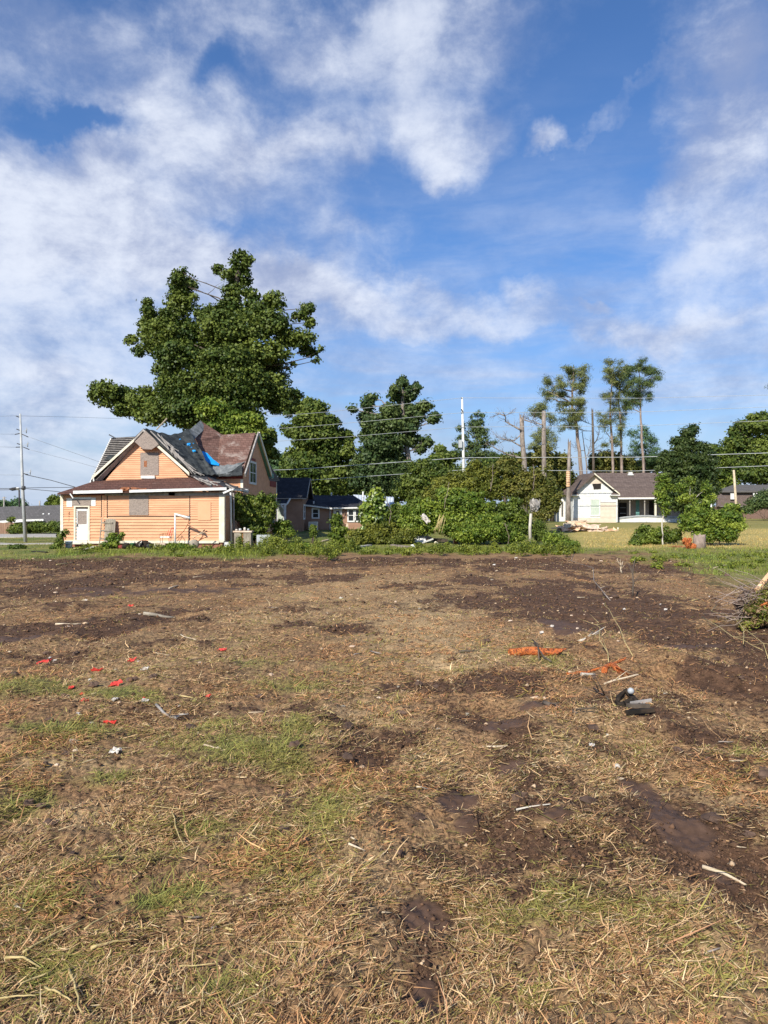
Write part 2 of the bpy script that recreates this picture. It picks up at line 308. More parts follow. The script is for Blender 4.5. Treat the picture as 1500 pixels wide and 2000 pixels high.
class MB:
    def __init__(s): s.v = []; s.f = []; s.sm = []; s.cut = []
    def mark(s): s.cut.append((len(s.v), len(s.f)))
    def poly(s, pts, smooth=False):
        n = len(s.v); s.v += [tuple(p) for p in pts]; s.f.append(tuple(range(n, n + len(pts)))); s.sm.append(smooth)
    def slab(s, pts, vec):
        s.mark()
        pts = [Vector(p) for p in pts]; q = [p + Vector(vec) for p in pts]; n = len(pts)
        nm = Vector((0, 0, 0))
        for i in range(n): nm += pts[i].cross(pts[(i + 1) % n])
        if nm.dot(Vector(vec)) > 0: pts.reverse(); q.reverse()
        s.poly(pts); s.poly(q[::-1])
        for i in range(n): s.poly([pts[(i + 1) % n], pts[i], q[i], q[(i + 1) % n]])
    def box(s, a, b):
        (x0, y0, z0), (x1, y1, z1) = a, b
        x0, x1 = sorted((x0, x1)); y0, y1 = sorted((y0, y1)); z0, z1 = sorted((z0, z1))
        s.slab([(x0, y0, z0), (x1, y0, z0), (x1, y1, z0), (x0, y1, z0)], (0, 0, z1 - z0))
    def obox(s, c, dx, dy, dz):              # centre and three half vectors
        c, dx, dy, dz = map(Vector, (c, dx, dy, dz)); s.slab([c - dx - dy - dz, c + dx - dy - dz, c + dx + dy - dz, c - dx + dy - dz], dz * 2)
    def bar(s, p, q, w, h=None, up=(0, 0, 1)):
        p, q = Vector(p), Vector(q); d = (q - p); h = h or w; u = Vector(up)
        if d.normalized().cross(u).length < .05: u = Vector((0, 1, 0))
        a = d.cross(u).normalized() * w / 2; c = d.cross(a).normalized() * h / 2
        s.slab([p - a - c, p + a - c, p + a + c, p - a + c], d)
    def tube(s, pts, radii, n=8, cap=True, jag=0):
        s.mark(); pts = [Vector(p) for p in pts]
        if isinstance(radii, (int, float)): radii = [radii] * len(pts)
        base = len(s.v); pa = None
        for i, p in enumerate(pts):
            d = (pts[min(i + 1, len(pts) - 1)] - pts[max(i - 1, 0)]).normalized()
            if pa is None: pa = d.orthogonal().normalized()
            pa = (pa - d * pa.dot(d)); pa = pa.normalized() if pa.length > 1e-6 else d.orthogonal().normalized()
            pb = d.cross(pa)
            for k in range(n):
                a = 2 * pi * k / n; off = d * (random.uniform(-jag, jag * 2.5) if (jag and i == len(pts) - 1) else 0)
                s.v.append(tuple(p + (pa * cos(a) + pb * sin(a)) * radii[i] + off))
        for i in range(len(pts) - 1):
            for k in range(n):
                a = base + i * n + k; b_ = base + i * n + (k + 1) % n; s.f.append((a, b_, b_ + n, a + n)); s.sm.append(True)
        if cap:
            s.f.append(tuple(base + k for k in range(n))[::-1]); s.f.append(tuple(base + (len(pts) - 1) * n + k for k in range(n))); s.sm += [False, False]
    def lathe(s, c, prof, n=16, axis=(0, 0, 1)):
        s.mark(); ax = Vector(axis).normalized(); a0 = ax.orthogonal().normalized(); b0 = ax.cross(a0); c = Vector(c); base = len(s.v)
        for (r, h) in prof:
            for k in range(n): an = 2 * pi * k / n; s.v.append(tuple(c + ax * h + (a0 * cos(an) + b0 * sin(an)) * r))
        for i in range(len(prof) - 1):
            for k in range(n): a = base + i * n + k; b_ = base + i * n + (k + 1) % n; s.f.append((a, b_, b_ + n, a + n)); s.sm.append(True)
        s.f.append(tuple(base + k for k in range(n))[::-1]); s.f.append(tuple(base + (len(prof) - 1) * n + k for k in range(n))); s.sm += [False, False]
    def rock(s, c, r, seed=0, n=10, m_=7, rough=.3, smooth=False):
        s.mark(); base = len(s.v); rr = random.Random(seed)
        for i in range(m_ + 1):
            for k in range(n):
                th = pi * i / m_; ph = 2 * pi * k / n; w = 1 + rr.uniform(-rough, rough) * (0 < i < m_)
                s.v.append((c[0] + r[0] * w * sin(th) * cos(ph), c[1] + r[1] * w * sin(th) * sin(ph), c[2] + r[2] * w * cos(th)))
        for i in range(m_):
            for k in range(n): a = base + i * n + k; b_ = base + i * n + (k + 1) % n; s.f.append((a, a + n, b_ + n, b_)); s.sm.append(smooth)
    def sheet(s, c, ex, ey, nx=6, ny=5, amp=.03, seed=0, thick=.006, ragged=.25):   # crumpled sheet of real thickness
        s.mark(); rr = np.random.default_rng(seed); c, ex, ey = Vector(c), Vector(ex), Vector(ey); nz = ex.cross(ey).normalized(); base = len(s.v)
        H = rr.normal(0, amp, (ny + 1, nx + 1))
        for lay in (0, 1):
            for j in range(ny + 1):
                for i in range(nx + 1):
                    u = i / nx * 2 - 1; v = j / ny * 2 - 1
                    ru = 1 - ragged * abs(math.sin(j * 2.3 + seed)) * abs(u) ** 2; rv = 1 - ragged * abs(math.sin(i * 1.9 + seed * 2)) * abs(v) ** 2
                    s.v.append(tuple(c + ex * u * ru + ey * v * rv + nz * (H[j, i] - lay * thick)))
        N = (nx + 1) * (ny + 1)
        for j in range(ny):
            for i in range(nx):
                a = base + j * (nx + 1) + i; q = (a, a + 1, a + nx + 2, a + nx + 1); s.f.append(q); s.sm.append(False); s.f.append(tuple(k + N for k in q[::-1])); s.sm.append(False)
        rim = [base + i for i in range(nx)] + [base + nx + j * (nx + 1) for j in range(ny)] + [base + ny * (nx + 1) + nx - i for i in range(nx)] + [base + (ny - j) * (nx + 1) for j in range(ny)]
        for i in range(len(rim)): a, b_ = rim[i], rim[(i + 1) % len(rim)]; s.f.append((b_, a, a + N, b_ + N)); s.sm.append(False)
    def each(s, name, material, parent=None):          # every piece an object of its own
        c = s.cut + [(len(s.v), len(s.f))]; out = []
        for (v0, f0), (v1, f1) in zip(c, c[1:]):
            q = MB(); q.v = s.v[v0:v1]; q.f = [tuple(i - v0 for i in f) for f in s.f[f0:f1]]; q.sm = s.sm[f0:f1]; out.append(q.build(name, material, parent))
        return out
    def build(s, name, material, parent=None, loc=None):
        me = bpy.data.meshes.new(name); me.from_pydata(s.v, [], s.f); me.polygons.foreach_set('use_smooth', s.sm); me.update()
        return link(name, me, material, parent, loc)
def one(name, label, cat, mb, material, group=None, loc=None):
    if loc is None:
        A = np.array(mb.v); loc = (float(A[:, 0].mean()), float(A[:, 1].mean()), float(A[:, 2].min()))
    return tag(mb.build(name, material, None, loc), label, cat, group)

# ---------------------------------------------------------------- ground: one sheet, fine in front of the camera, coarse behind
th = np.concatenate([np.linspace(-38, 38, 620), np.linspace(38, 322, 72)[1:-1]]) * pi / 180
rad = np.concatenate([np.geomspace(.25, 1.6, 8)[:-1], np.geomspace(1.6, 60, 820), np.geomspace(60, 2500, 60)[1:]])
TT, RR = np.meshgrid(th, rad); gx = RR * np.sin(TT); gy = RR * np.cos(TT); gz = zg(gx, gy)
nr, na = gx.shape
so, mu, gn, dr, lw = zones(gx.ravel(), gy.ravel())
gpx = 750 + gx.ravel() * F / np.maximum(gy.ravel(), 1)
gold = ss(1090, 1130, gpx) * ss(38, 44, gy.ravel()) * (1 - ss(62, 80, gy.ravel()) * .65) * (gy.ravel() > 0) * np.clip(.6 + 1.4 * (fbm(gx.ravel() * .3, gy.ravel() * .15, 4, 91) - .3), 0, 1)
idx = np.arange(nr * na).reshape(nr, na); a_ = idx[:-1, :]; b_ = np.roll(idx, -1, 1)[:-1, :]; c_ = np.roll(idx, -1, 1)[1:, :]; d_ = idx[1:, :]
quads = np.stack([a_, d_, c_, b_], -1).reshape(-1)
V = np.stack([gx, gy, gz], -1).reshape(-1, 3); V = np.vstack([V, [[0, 0, float(zg(0, 0))]]])
tri = np.stack([idx[0], np.roll(idx[0], -1), np.full(na, nr * na)], -1).reshape(-1)
sizes = np.concatenate([np.full((nr - 1) * na, 4), np.full(na, 3)])
me = npmesh('ground', V, np.concatenate([quads, tri]), sizes, smooth=True)
for nm, ch in (('zone', (so, mu, gn)), ('zone2', (dr, lw, gold))):
    a = me.attributes.new(nm, 'FLOAT_COLOR', 'POINT'); c = np.zeros((len(V), 4), np.float32)
    for i, q in enumerate(ch): c[:-1, i] = q
    a.data.foreach_set('color', c.ravel())
tag(link('ground', me, 'ground'), kind='structure')

# ---------------------------------------------------------------- loose straw and grass blades
def strips(name, base, yaw, length, width, bend, pitch, color, material='straw', lift=None, up=None, kind='stuff', parent=None):
    """tapered three-point blades; pitch = angle above the ground, bend = curl sideways or downwards"""
    n = len(base); d = np.stack([np.sin(yaw) * np.cos(pitch), np.cos(yaw) * np.cos(pitch), np.sin(pitch)], -1)
    s_ = np.stack([np.cos(yaw), -np.sin(yaw), rng.normal(0, .35, n)], -1); s_ /= np.linalg.norm(s_, axis=1)[:, None]
    side = np.stack([np.cos(yaw), -np.sin(yaw), np.zeros(n)], -1) * (rng.normal(0, 1, n) * bend)[:, None]
    L = length[:, None]; w = width[:, None] / 2
    p0 = base; p1 = base + d * L * .5 + side * L * .12; p2 = base + d * L + side * L * .1
    if up is not None:                       # droop of standing blades
        p2 = p2.copy(); p2[:, 2] -= up * length; p2[:, :2] += d[:, :2] * L * .15
    V = np.stack([p0 - s_ * w, p0 + s_ * w, p1 + s_ * w * .9, p1 - s_ * w * .9, p2 + s_ * w * .25, p2 - s_ * w * .25], 1).reshape(-1, 3)
    i = np.arange(n)[:, None] * 6
    q = np.concatenate([i + np.array([[0, 1, 2, 3]]), i + np.array([[3, 2, 4, 5]])], 1).reshape(-1)
    me = npmesh(name, V, q, np.full(2 * n, 4), np.repeat(color, 2, 0))
    o = link(name, me, material, parent)
    return o
PAL = np.array([(.58,.355,.175),(.74,.50,.26),(.42,.225,.10),(.52,.275,.145),(.36,.29,.085),(.18,.10,.045),(.07,.038,.02),(.78,.60,.34)])
def pick(n, w): return PAL[rng.choice(len(PAL), n, p=np.array(w) / sum(w))] * rng.uniform(.75, 1.2, (n, 1))
def screen_scatter(n, y0, y1, power=1.0, x0=-380, x1=1880):
    py = y0 + (y1 - y0) * rng.random(n) ** power; px = rng.uniform(x0, x1, n); Y = Ygv(py)
    return X(px, Y), Y
N1 = 1150000
sx, sy = screen_scatter(N1, 1093, 2120, 1.65)
so, mu, gn, dr, lw = zones(sx, sy)
clump = fbm(sx * 3.2, sy * 2.4, 3, 71)
fine = fbm(sx * 11, sy * 9, 2, 73); dens = np.clip(.20 + .48 * (1 - so) + .40 * dr + .25 * gn, 0, 1.1) * np.clip(fine * 3.4 - 1.0, .15, 1.3) * (1 + .25 * (sy < 4)) * (1 - .93 * mu) * np.clip(clump * 3.2 - .85, .06, 1.2) * (1 - lw)
keep = rng.random(N1) < dens
sx, sy, so, gn, dr = sx[keep], sy[keep], so[keep], gn[keep], dr[keep]; n = len(sx)
far = np.clip((sy - 2.4) / 12, 0, 2.2)
L = rng.gamma(2.4, .0108, n) * (1 + .5 * far) + .012; Wd = rng.uniform(.0018, .0046, n) * (1 + 1.5 * far)
big = rng.random(n) < .03; L[big] *= 2.4; Wd[big] *= 1.3
fl = (fbm(sx * .9, sy * .9, 2, 88) - .5) * 7
yaw = np.where(rng.random(n) < .3, fl + rng.normal(0, .6, n) + 1.0, rng.uniform(0, 2 * pi, n)); pit = np.abs(rng.normal(0, .28, n)) - .06
sz = zg(sx, sy) + rng.uniform(.0, .022, n)
col = pick(n, (3.6, 3, 2.6, 1.2, 2.2, 2.0, 2.0, 1.2)); gm = rng.random(n) < np.clip(gn * 1.15 + .04, 0, .85)
col[gm] = np.array([(.28, .25, .07)]) * rng.uniform(.6, 1.5, (gm.sum(), 1)) + np.array([.03, .012, 0]) * rng.random((gm.sum(), 1))
orange = fbm(sx * .7, sy * .7, 3, 99); om = (orange > .53) & ~gm; col[om] *= np.array([1.06, .90, .80])
dk = (so > .4) & (rng.random(n) < .5); col[dk] *= .42
col *= (1 - .12 * (1 - dr))[:, None]
tag(strips('straw', np.stack([sx, sy, sz], -1), yaw, L, Wd, .9, pit, col), label='dry cut straw lying over the cleared brown lot', kind='stuff')
# living grass tufts
N2 = 310000
sx, sy = screen_scatter(N2, 1086, 2100, 1.5)
so, mu, gn, dr, lw = zones(sx, sy)
tuft = fbm(sx * 5, sy * 5, 2, 171)
keep = rng.random(N2) < np.clip(gn * 1.5 - .60, 0, 1) * np.clip(tuft * 3 - 1, .05, 1) * (1 - lw)
sx, sy = sx[keep], sy[keep]; n = len(sx); far = np.clip((sy - 2.4) / 12, 0, 2.2)
L = rng.gamma(4, .015, n) * (1 + .25 * far) + .02; Wd = rng.uniform(.002, .0042, n) * (1 + 1.3 * far)
yaw = np.where(rng.random(n) < .55, rng.normal(1.0, .6, n), rng.uniform(0, 2 * pi, n)); pit = rng.uniform(.1, 1.0, n)
col = np.array([(.185, .205, .05)]) * rng.uniform(.5, 1.5, (n, 1)) + np.array([.14, .09, .02]) * rng.random((n, 1)) ** 2
tag(strips('grass', np.stack([sx, sy, zg(sx, sy)], -1), yaw, L, Wd, .8, pit, col, up=.12), label='green grass tufts coming up through the straw', kind='stuff')
# uncut grass beyond the lot
N3 = 172000
py_ = 1034 + 90 * rng.random(N3) ** 1.1; px_ = rng.uniform(-300, 1850, N3); sy = Ygv(py_); sx = X(px_, sy)
lw = lawn(sx, sy)
strip_h = np.exp(-((sy - (36.5 + 0 * sx)) / 3.2) ** 2) * (px_ > 110) * (px_ < 1140)
right = (px_ >= 1140)
keep = rng.random(N3) < lw ** 1.6 * np.where(right, .8 * np.clip(fbm(sx * 1.3, sy * .9, 3, 29) * 3 - .8, .15, 1), .35 + strip_h)
sx, sy, px_, strip_h, right = sx[keep], sy[keep], px_[keep], strip_h[keep], right[keep]; n = len(sx)
cl = fbm(sx * .9, sy * .9, 3, 19)
L = rng.uniform(.05, .12, n) + strip_h * (.06 + .42 * np.clip(cl * 2.2 - .7, 0, 1)) * rng.uniform(.6, 1.1, n) * np.where(px_ < 440, .45, 1) + .04 * right
Wd = rng.uniform(.012, .026, n); yaw = rng.uniform(0, 2 * pi, n); pit = rng.uniform(.6, 1.45, n)
gd = np.clip(right * ss(38, 44, sy) * 1.1 - .25 * (fbm(sx * .3, sy * .3, 3, 5) > .55), 0, 1) * (px_ > 1120)
g = np.array([(.155, .205, .035)]) * rng.uniform(.55, 1.35, (n, 1)) + np.array([.13, .09, .0]) * (rng.random((n, 1)) * np.clip(cl * 2 - .5, 0, 1)[:, None])
g2 = np.array([(.55, .40, .14)]) * rng.uniform(.7, 1.15, (n, 1))
gm = (rng.random(n) < gd)[:, None]; col = np.where(gm, g2, g)
tag(strips('tall_grass', np.stack([sx, sy, zg(sx, sy) - .01], -1), yaw, L, Wd, .8, pit, col, up=.1), label='uncut yellow green grass growing beyond the cleared lot', kind='stuff')

# leafy weeds along the edge of the lot, clump beside clump
pp = []
for i in range(190):
    px = random.uniform(125, 1130)
    if px < 440 and random.random() < .6: continue
    py = random.gauss(1076, 5); hh = max(3, random.gauss(7, 4)) * (1.4 if 440 < px < 720 else 1) * (.5 if px < 440 else 1)
    pp.append((px, py - hh * .6, random.uniform(6, 17), hh))
for i in range(34):
    px = random.uniform(1230, 1500); py = random.uniform(1078, 1108); pp.append((px, py, random.uniform(5, 14), random.uniform(2, 4)))
WEEDS = pp

# crumbs of soil on the bare patches
N4 = 215000; cx_, cy_ = screen_scatter(N4, 1092, 2100, 1.6); so, mu, gn, dr, lw = zones(cx_, cy_)
k_ = rng.random(N4) < np.clip(.10 + .75 * so, 0, .8) * (1 - .93 * mu) * (1 - lw); cx_, cy_ = cx_[k_], cy_[k_]; n = len(cx_)
r_ = (rng.gamma(1.5, .0028, n) + .0018) * (1 + .11 * np.clip(cy_ - 2.4, 0, 30)); o8 = np.array([(1,0,0),(-1,0,0),(0,1,0),(0,-1,0),(0,0,.7),(0,0,-.5)], float)
V = np.stack([cx_, cy_, zg(cx_, cy_) + r_ * .2], -1)[:, None, :] + o8[None] * r_[:, None, None] * rng.uniform(.55, 1.35, (n, 6, 1)); f8 = np.array([0,2,4, 2,1,4, 1,3,4, 3,0,4, 2,0,5, 1,2,5, 3,1,5, 0,3,5])
colc = np.array([(.09, .050, .029)]) * rng.uniform(.5, 1.7, (n, 1)); pl = rng.random(n) < .03; colc[pl] = np.array((.42, .30, .19)) * rng.uniform(.7, 1.3, (pl.sum(), 1))
weathered_ = strawmat('crumb', .9, 0)
tag(link('soil_crumbs', npmesh('soil_crumbs', V.reshape(-1, 3), (np.arange(n)[:, None] * 6 + f8[None]).reshape(-1), np.full(n * 8, 3), np.repeat(colc, 8, 0)), 'crumb'), label='loose brown soil crumbs on the bare patches of the lot', kind='stuff')
# ---------------------------------------------------------------- building materials
weathered('peach_paint', (.60,.315,.175), (.73,.40,.23), 1.9, (.5,1,2.2), c3=(.42,.25,.155), th=.60, bmp=.1)
weathered('peach_patch', (.71,.39,.225), (.67,.36,.20), 1.5, c3=(.7,.4,.25), th=.74, bmp=.1)
weathered('cream_paint', (.62,.57,.44), (.78,.74,.60), 2, c3=(.45,.42,.36), th=.66, bmp=.15)
weathered('white_paint', (.60,.60,.57), (.76,.76,.74), 3.5, c3=(.36,.34,.30), th=.62, bmp=.15)
weathered('dirty_white', (.72,.70,.64), (.84,.83,.79), 4, c3=(.25,.23,.2), th=.6)
weathered('red_paint', (.17,.03,.025), (.26,.05,.04), 3, bmp=.1)
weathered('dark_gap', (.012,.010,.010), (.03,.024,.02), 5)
weathered('brown_siding', (.30,.17,.11), (.37,.22,.145), 1.5, bmp=.1)
weathered('beige_siding', (.60,.50,.40), (.68,.58,.47), 1.5, bmp=.1)
weathered('grey_siding', (.30,.27,.24), (.36,.33,.29), 1.5, bmp=.1)
weathered('plank_wood', (.20,.17,.13), (.36,.32,.25), 5, (1,1,.25), c3=(.10,.08,.06), th=.6)
weathered('bare_wood', (.42,.33,.22), (.62,.52,.38), 6, c3=(.25,.18,.12), th=.62)
weathered('fence_wood', (.22,.13,.085), (.34,.21,.14), 4, (1,1,.3))
weathered('grey_wood', (.24,.22,.20), (.42,.39,.36), 5, (1,1,.3), c3=(.1,.09,.08), th=.62)
weathered('bark_grey', (.16,.13,.11), (.34,.29,.25), 6, (1,1,.3), c3=(.08,.06,.05), th=.58, bmp=.9)
weathered('bark_pine', (.20,.15,.12), (.36,.28,.23), 5, (1,1,.35), c3=(.10,.07,.055), th=.58, bmp=.9)
weathered('bark_dark', (.07,.055,.04), (.14,.11,.085), 5, (1,1,.35), bmp=.9)
weathered('bark_pale', (.40,.36,.30), (.60,.56,.48), 5, (1,1,.35), c3=(.2,.17,.13))
weathered('peeled_wood', (.62,.36,.20), (.80,.55,.36), 5, (1,1,.4), c3=(.35,.2,.12))
weathered('orange_wood', (.36,.085,.02), (.62,.20,.05), 14, c3=(.10,.03,.015), th=.50, bmp=.8)
weathered('tarp_dark', (.016,.019,.020), (.055,.062,.062), 2.6, rough=.65, c3=(.20,.21,.21), th=.62, bmp=.8)
weathered('tarp_grey', (.10,.11,.11), (.24,.25,.25), 2.4, (1,1,.5), rough=.55, c3=(.36,.37,.36), th=.6, bmp=.9)
weathered('tarp_blue', (.01,.25,.62), (.02,.33,.75), 3, rough=.45)
weathered('metal_grey', (.34,.36,.37), (.44,.46,.47), 2, rough=.5, bmp=.05)
weathered('metal_dark', (.04,.04,.042), (.08,.08,.085), 4, rough=.5)
weathered('concrete_pole', (.34,.36,.36), (.46,.47,.47), 2, rough=.7, bmp=.1)
weathered('metal_sheet', (.50,.56,.64), (.66,.71,.78), 1, (1,1,1), rough=.4, bmp=.1)
weathered('rust', (.20,.07,.03), (.36,.15,.07), 9, c3=(.08,.04,.03))
weathered('black_plastic', (.014,.012,.010), (.05,.036,.026), 9, rough=.85, spec=.15)
weathered('green_plastic', (.01,.10,.05), (.02,.15,.08), 6, rough=.4)
weathered('bucket_blue', (.36,.50,.68), (.66,.72,.80), 3.5, rough=.45, lo=.4, hi=.55)
weathered('red_plastic', (.50,.035,.03), (.74,.08,.06), 12, rough=.55, bmp=.2, c3=(.22,.09,.06), th=.6)
weathered('paper_white', (.42,.38,.33), (.66,.62,.57), 20, c3=(.3,.22,.17), th=.62)
weathered('concrete', (.34,.32,.29), (.46,.43,.39), 2, c3=(.2,.18,.16))
weathered('dirt_clod', (.06,.037,.026), (.13,.08,.055), 9, bmp=.9)
weathered('foundation', (.22,.09,.065), (.36,.15,.10), 5)
weathered('sheet_tan', (.50,.36,.25), (.74,.60,.47), 3, c3=(.22,.15,.10), th=.6)
weathered('brick', (.14,.085,.065), (.22,.14,.11), 8, (1,1,1))
weathered('curtain', (.36,.44,.36), (.62,.66,.58), 6, (4,4,.2))
weathered('teal_cloth', (.10,.24,.22), (.16,.32,.29), 3)
weathered('flower', (.8,.78,.7), (.85,.83,.78), 3)
weathered('stalk', (.36,.28,.12), (.54,.42,.20), 20)
weathered('mud_track', (.12,.09,.07), (.2,.15,.12), 3)
m, t, b = mat('osb', .85, .2); v = geoco(t)
nz_ = nd(t, 'ShaderNodeTexVoronoi'); nz_.inputs['Scale'].default_value = 16; t.links.new(scaled(t, v, (1, 1, 1.8)), nz_.inputs['Vector'])
c = mixc(t, ramp(t, noise(t, v, 30, 5, .8), .3, .7), (.12,.10,.09), (.34,.28,.24)); sepv = nd(t, 'ShaderNodeSeparateColor'); t.links.new(nz_.outputs['Color'], sepv.inputs[0])
c = mixc(t, mth(t, 'MULTIPLY', sepv.outputs[0], .45), c, (.46,.37,.31)); t.links.new(c, b.inputs['Base Color'])
m, t, b = mat('window_glass', .12, .6); b.inputs['Base Color'].default_value = (.02, .024, .028, 1)
def shingle(name, c1, c2, c3, rowh=.14, th=.6, n3s=1.4):
    m, t, b = mat(name, .9, .2); v = geoco(t); br = nd(t, 'ShaderNodeTexBrick')
    s_ = nd(t, 'ShaderNodeSeparateXYZ'); t.links.new(v, s_.inputs[0]); cm = nd(t, 'ShaderNodeCombineXYZ')
    t.links.new(mth(t, 'ADD', s_.outputs[0], mth(t, 'MULTIPLY', s_.outputs[1], .37)), cm.inputs[0]); t.links.new(s_.outputs[2], cm.inputs[1]); t.links.new(cm.outputs[0], br.inputs[0])
    br.inputs['Scale'].default_value = 1; br.inputs['Row Height'].default_value = rowh; br.inputs['Brick Width'].default_value = .3
    br.inputs['Mortar Size'].default_value = .013; br.inputs['Color1'].default_value = (*c1, 1); br.inputs['Color2'].default_value = (*c2, 1); br.inputs['Mortar'].default_value = (*[q * .35 for q in c1], 1)
    n3 = noise(t, v, n3s, 8, .75, .5); c = mixc(t, ramp(t, n3, th, th + .12), br.outputs[0], c3)
    c = mixc(t, .35, c, mixc(t, noise(t, v, 25, 4, .8), c1, c2)); t.links.new(c, b.inputs['Base Color']); bump(t, b, noise(t, v, 20, 4, .7), .4, .02)
shingle('shingle_red', (.085,.042,.033), (.145,.072,.055), (.24,.19,.16), .12, .58)
shingle('shingle_old', (.10,.052,.040), (.21,.12,.095), (.36,.30,.26), .17, .52, .8)
shingle('shingle_black', (.022,.023,.028), (.05,.05,.06), (.06,.06,.07), .13, .7)
shingle('shingle_brown', (.105,.078,.068), (.17,.13,.115), (.20,.16,.14), .16, .6)
shingle('shingle_grey', (.10,.095,.09), (.15,.14,.135), (.18,.17,.16), .16, .6)
shingle('shingle_lath', (.03,.028,.027), (.10,.09,.085), (.33,.28,.26), .11, .56, 1.8)

# ---------------------------------------------------------------- building helpers
def clap(mb, A, d, n, L0, L1, z0, z1, row=.095, out=.034):
    """lap siding on a wall: A a point (z ignored), d horizontal direction, n outward; L0(z), L1(z) give the ends"""
    A, d, n = Vector(A), Vector(d), Vector(n); k = max(1, round((z1 - z0) / row)); h = (z1 - z0) / k
    up = Vector((0, 0, 1))
    for i in range(k):
        za, zb = z0 + i * h, z0 + (i + 1) * h
        def q(u, z, o): p = A + d * u + n * o; return (p.x, p.y, z)
        a0, a1 = L0(za), L1(za); b0, b1 = L0(zb), L1(zb)
        if a1 - a0 < .01: continue
        if b1 < b0: b0 = b1 = (b0 + b1) / 2
        f = [q(a0, za, out), q(a1, za, out), q(b1, zb, .002), q(b0, zb, .002)]
        lo_ = [q(a0, za, 0), q(a1, za, 0), q(a1, za, out), q(a0, za, out)]
        if d.cross(up).dot(n) < 0: f.reverse(); lo_.reverse()
        mb.poly(f); mb.poly(lo_)
def K(v): return lambda z: v
def window(parent, A, d, n, u0, u1, z0, z1, trim='white_paint', pane='window_glass', fw=.09, mull=1, rail=True, o=.03, name='window', top=0):
    A, d, n = Vector(A), Vector(d), Vector(n); mb = MB()
    def q(u, z, oo): p = A + d * u + n * oo; return Vector((p.x, p.y, z))
    def bx(ua, ub, za, zb, o0, o1): mb.slab([q(ua, za, o0), q(ub, za, o0), q(ub, zb, o0), q(ua, zb, o0)], n * (o1 - o0))
    bx(u0 - fw, u0, z0 - fw, z1 + fw, o - .028, o + .055); bx(u1, u1 + fw, z0 - fw, z1 + fw, o - .028, o + .055)
    bx(u0, u1, z1, z1 + fw + top, o - .028, o + .043); bx(u0, u1, z0 - fw, z0, o - .028, o + .06)
    for i in range(1, mull): uu = u0 + (u1 - u0) * i / mull; bx(uu - .035, uu + .035, z0, z1, o - .02, o + .035)
    if rail: zz_ = (z0 + z1) / 2; bx(u0, u1, zz_ - .025, zz_ + .025, o - .02, o + .028)
    w = mb.build(name, trim, parent)
    pb = MB(); pb.slab([q(u0, z0, o + .008), q(u1, z0, o + .008), q(u1, z1, o + .008), q(u0, z1, o + .008)], n * .01); pb.build('pane', pane, w)
    return w
XD, YD = (1, 0, 0), (0, 1, 0); NF, NR, NL = (0, -1, 0), (1, 0, 0), (-1, 0, 0)
def roofs(parent, polys, material, thick=.1, name='roof'):
    mb = MB()
    for pl in polys: mb.slab([P(*p) for p in pl], (0, 0, -thick))
    return mb.build(name, material, parent)

# ================================================================ the peach house
D = Yg(1069); s1 = D / F
gz0 = float(zbase(D))
H = thing('derelict_house', 'peach clapboard house with torn black tarps over its broken roof, white door at left', 'house', (X(285, D), D, gz0))
x0, x1 = X(119, D), X(437.5, D); zb_, ze = Z(1056, D), Z(960.5, D)
DW = D * 1.068; xr = x1; D2 = D * 1.09; xw = x1 + .0
mb = MB()
zm_ = Z(1008, D); clap(mb, (x0, D, 0), XD, NF, K(0), K(x1 - x0), zb_, zm_, .17, .045); clap(mb, (x0, D, 0), XD, NF, K(0), K(x1 - x0), zm_, ze, .13, .036)
mb.slab([(x0, D + .01, zb_), (x1, D + .01, zb_), (x1, D + .01, ze), (x0, D + .01, ze)], (0, .15, 0))
mb.slab([(x0, D + .16, zb_), (x0, D2, zb_), (x0, D2, ze - .1), (x0, D + .16, ze - .1)], (.15, 0, 0))
clap(mb, (x1, D, 0), YD, NR, K(0), K(D2 - D), zb_, ze, .118); mb.slab([(x1 - .01, D + .16, zb_), (x1 - .01, D2, zb_), (x1 - .01, D2, ze), (x1 - .01, D + .16, ze)], (-.15, 0, 0))
# gable of the upper storey
Dg = D + 2.9
gl, gr = X(205, Dg), X(375, Dg); gzb, gzp = Z(940, Dg), Z(842, Dg); gxp = X(284, Dg)
clap(mb, (0, Dg, 0), XD, NF, lambda z: gl + (gxp - gl) * (z - gzb) / (gzp - gzb), lambda z: gr + (gxp - gr) * (z - gzb) / (gzp - gzb), gzb, gzp - .25, .118)
mb.slab([(gl, Dg + .01, gzb - .6), (gr, Dg + .01, gzb - .6), (gr, Dg + .01, gzb), (gxp, Dg + .01, gzp - .05), (gl, Dg + .01, gzb)], (0, .15, 0))
# side wing: near wall, long shaded wall with its gable
Dw = D * 1.10; Df = Dw * 1.31; wx = X(474, Dw); wz1 = Z(927, Dw); wxl = X(395, Dw)
clap(mb, (wxl, Dw, 0), XD, NF, K(0), K(wx - wxl), zb_, wz1, .118)
clap(mb, (wx, Dw, 0), YD, NR, K(0), K(Df - Dw), zb_, wz1, .118)
Dp = wx * F / (499 - 750); De = wx * F / (525 - 750); gpz = Z(852, Dp)
clap(mb, (wx, 0, 0), YD, NR, lambda z: Dw + (Dp - Dw) * (z - wz1) / (gpz - wz1), lambda z: De + (Dp - De) * (z - wz1) / (gpz - wz1), wz1, gpz - .1, .118)
mb.slab([(wx - .01, Dw + .02, zb_), (wx - .01, Df, zb_), (wx - .01, Df, wz1), (wx - .01, De, wz1), (wx - .01, Dp, gpz - .1), (wx - .01, Dw + .02, wz1)], (-.15, 0, 0))
mb.slab([(X(215, Dg), Dw + .02, zb_), (X(215, Dg), Df, zb_), (X(215, Dg), Df, wz1), (X(215, Dg), Dw + .02, wz1)], (.15, 0, 0))
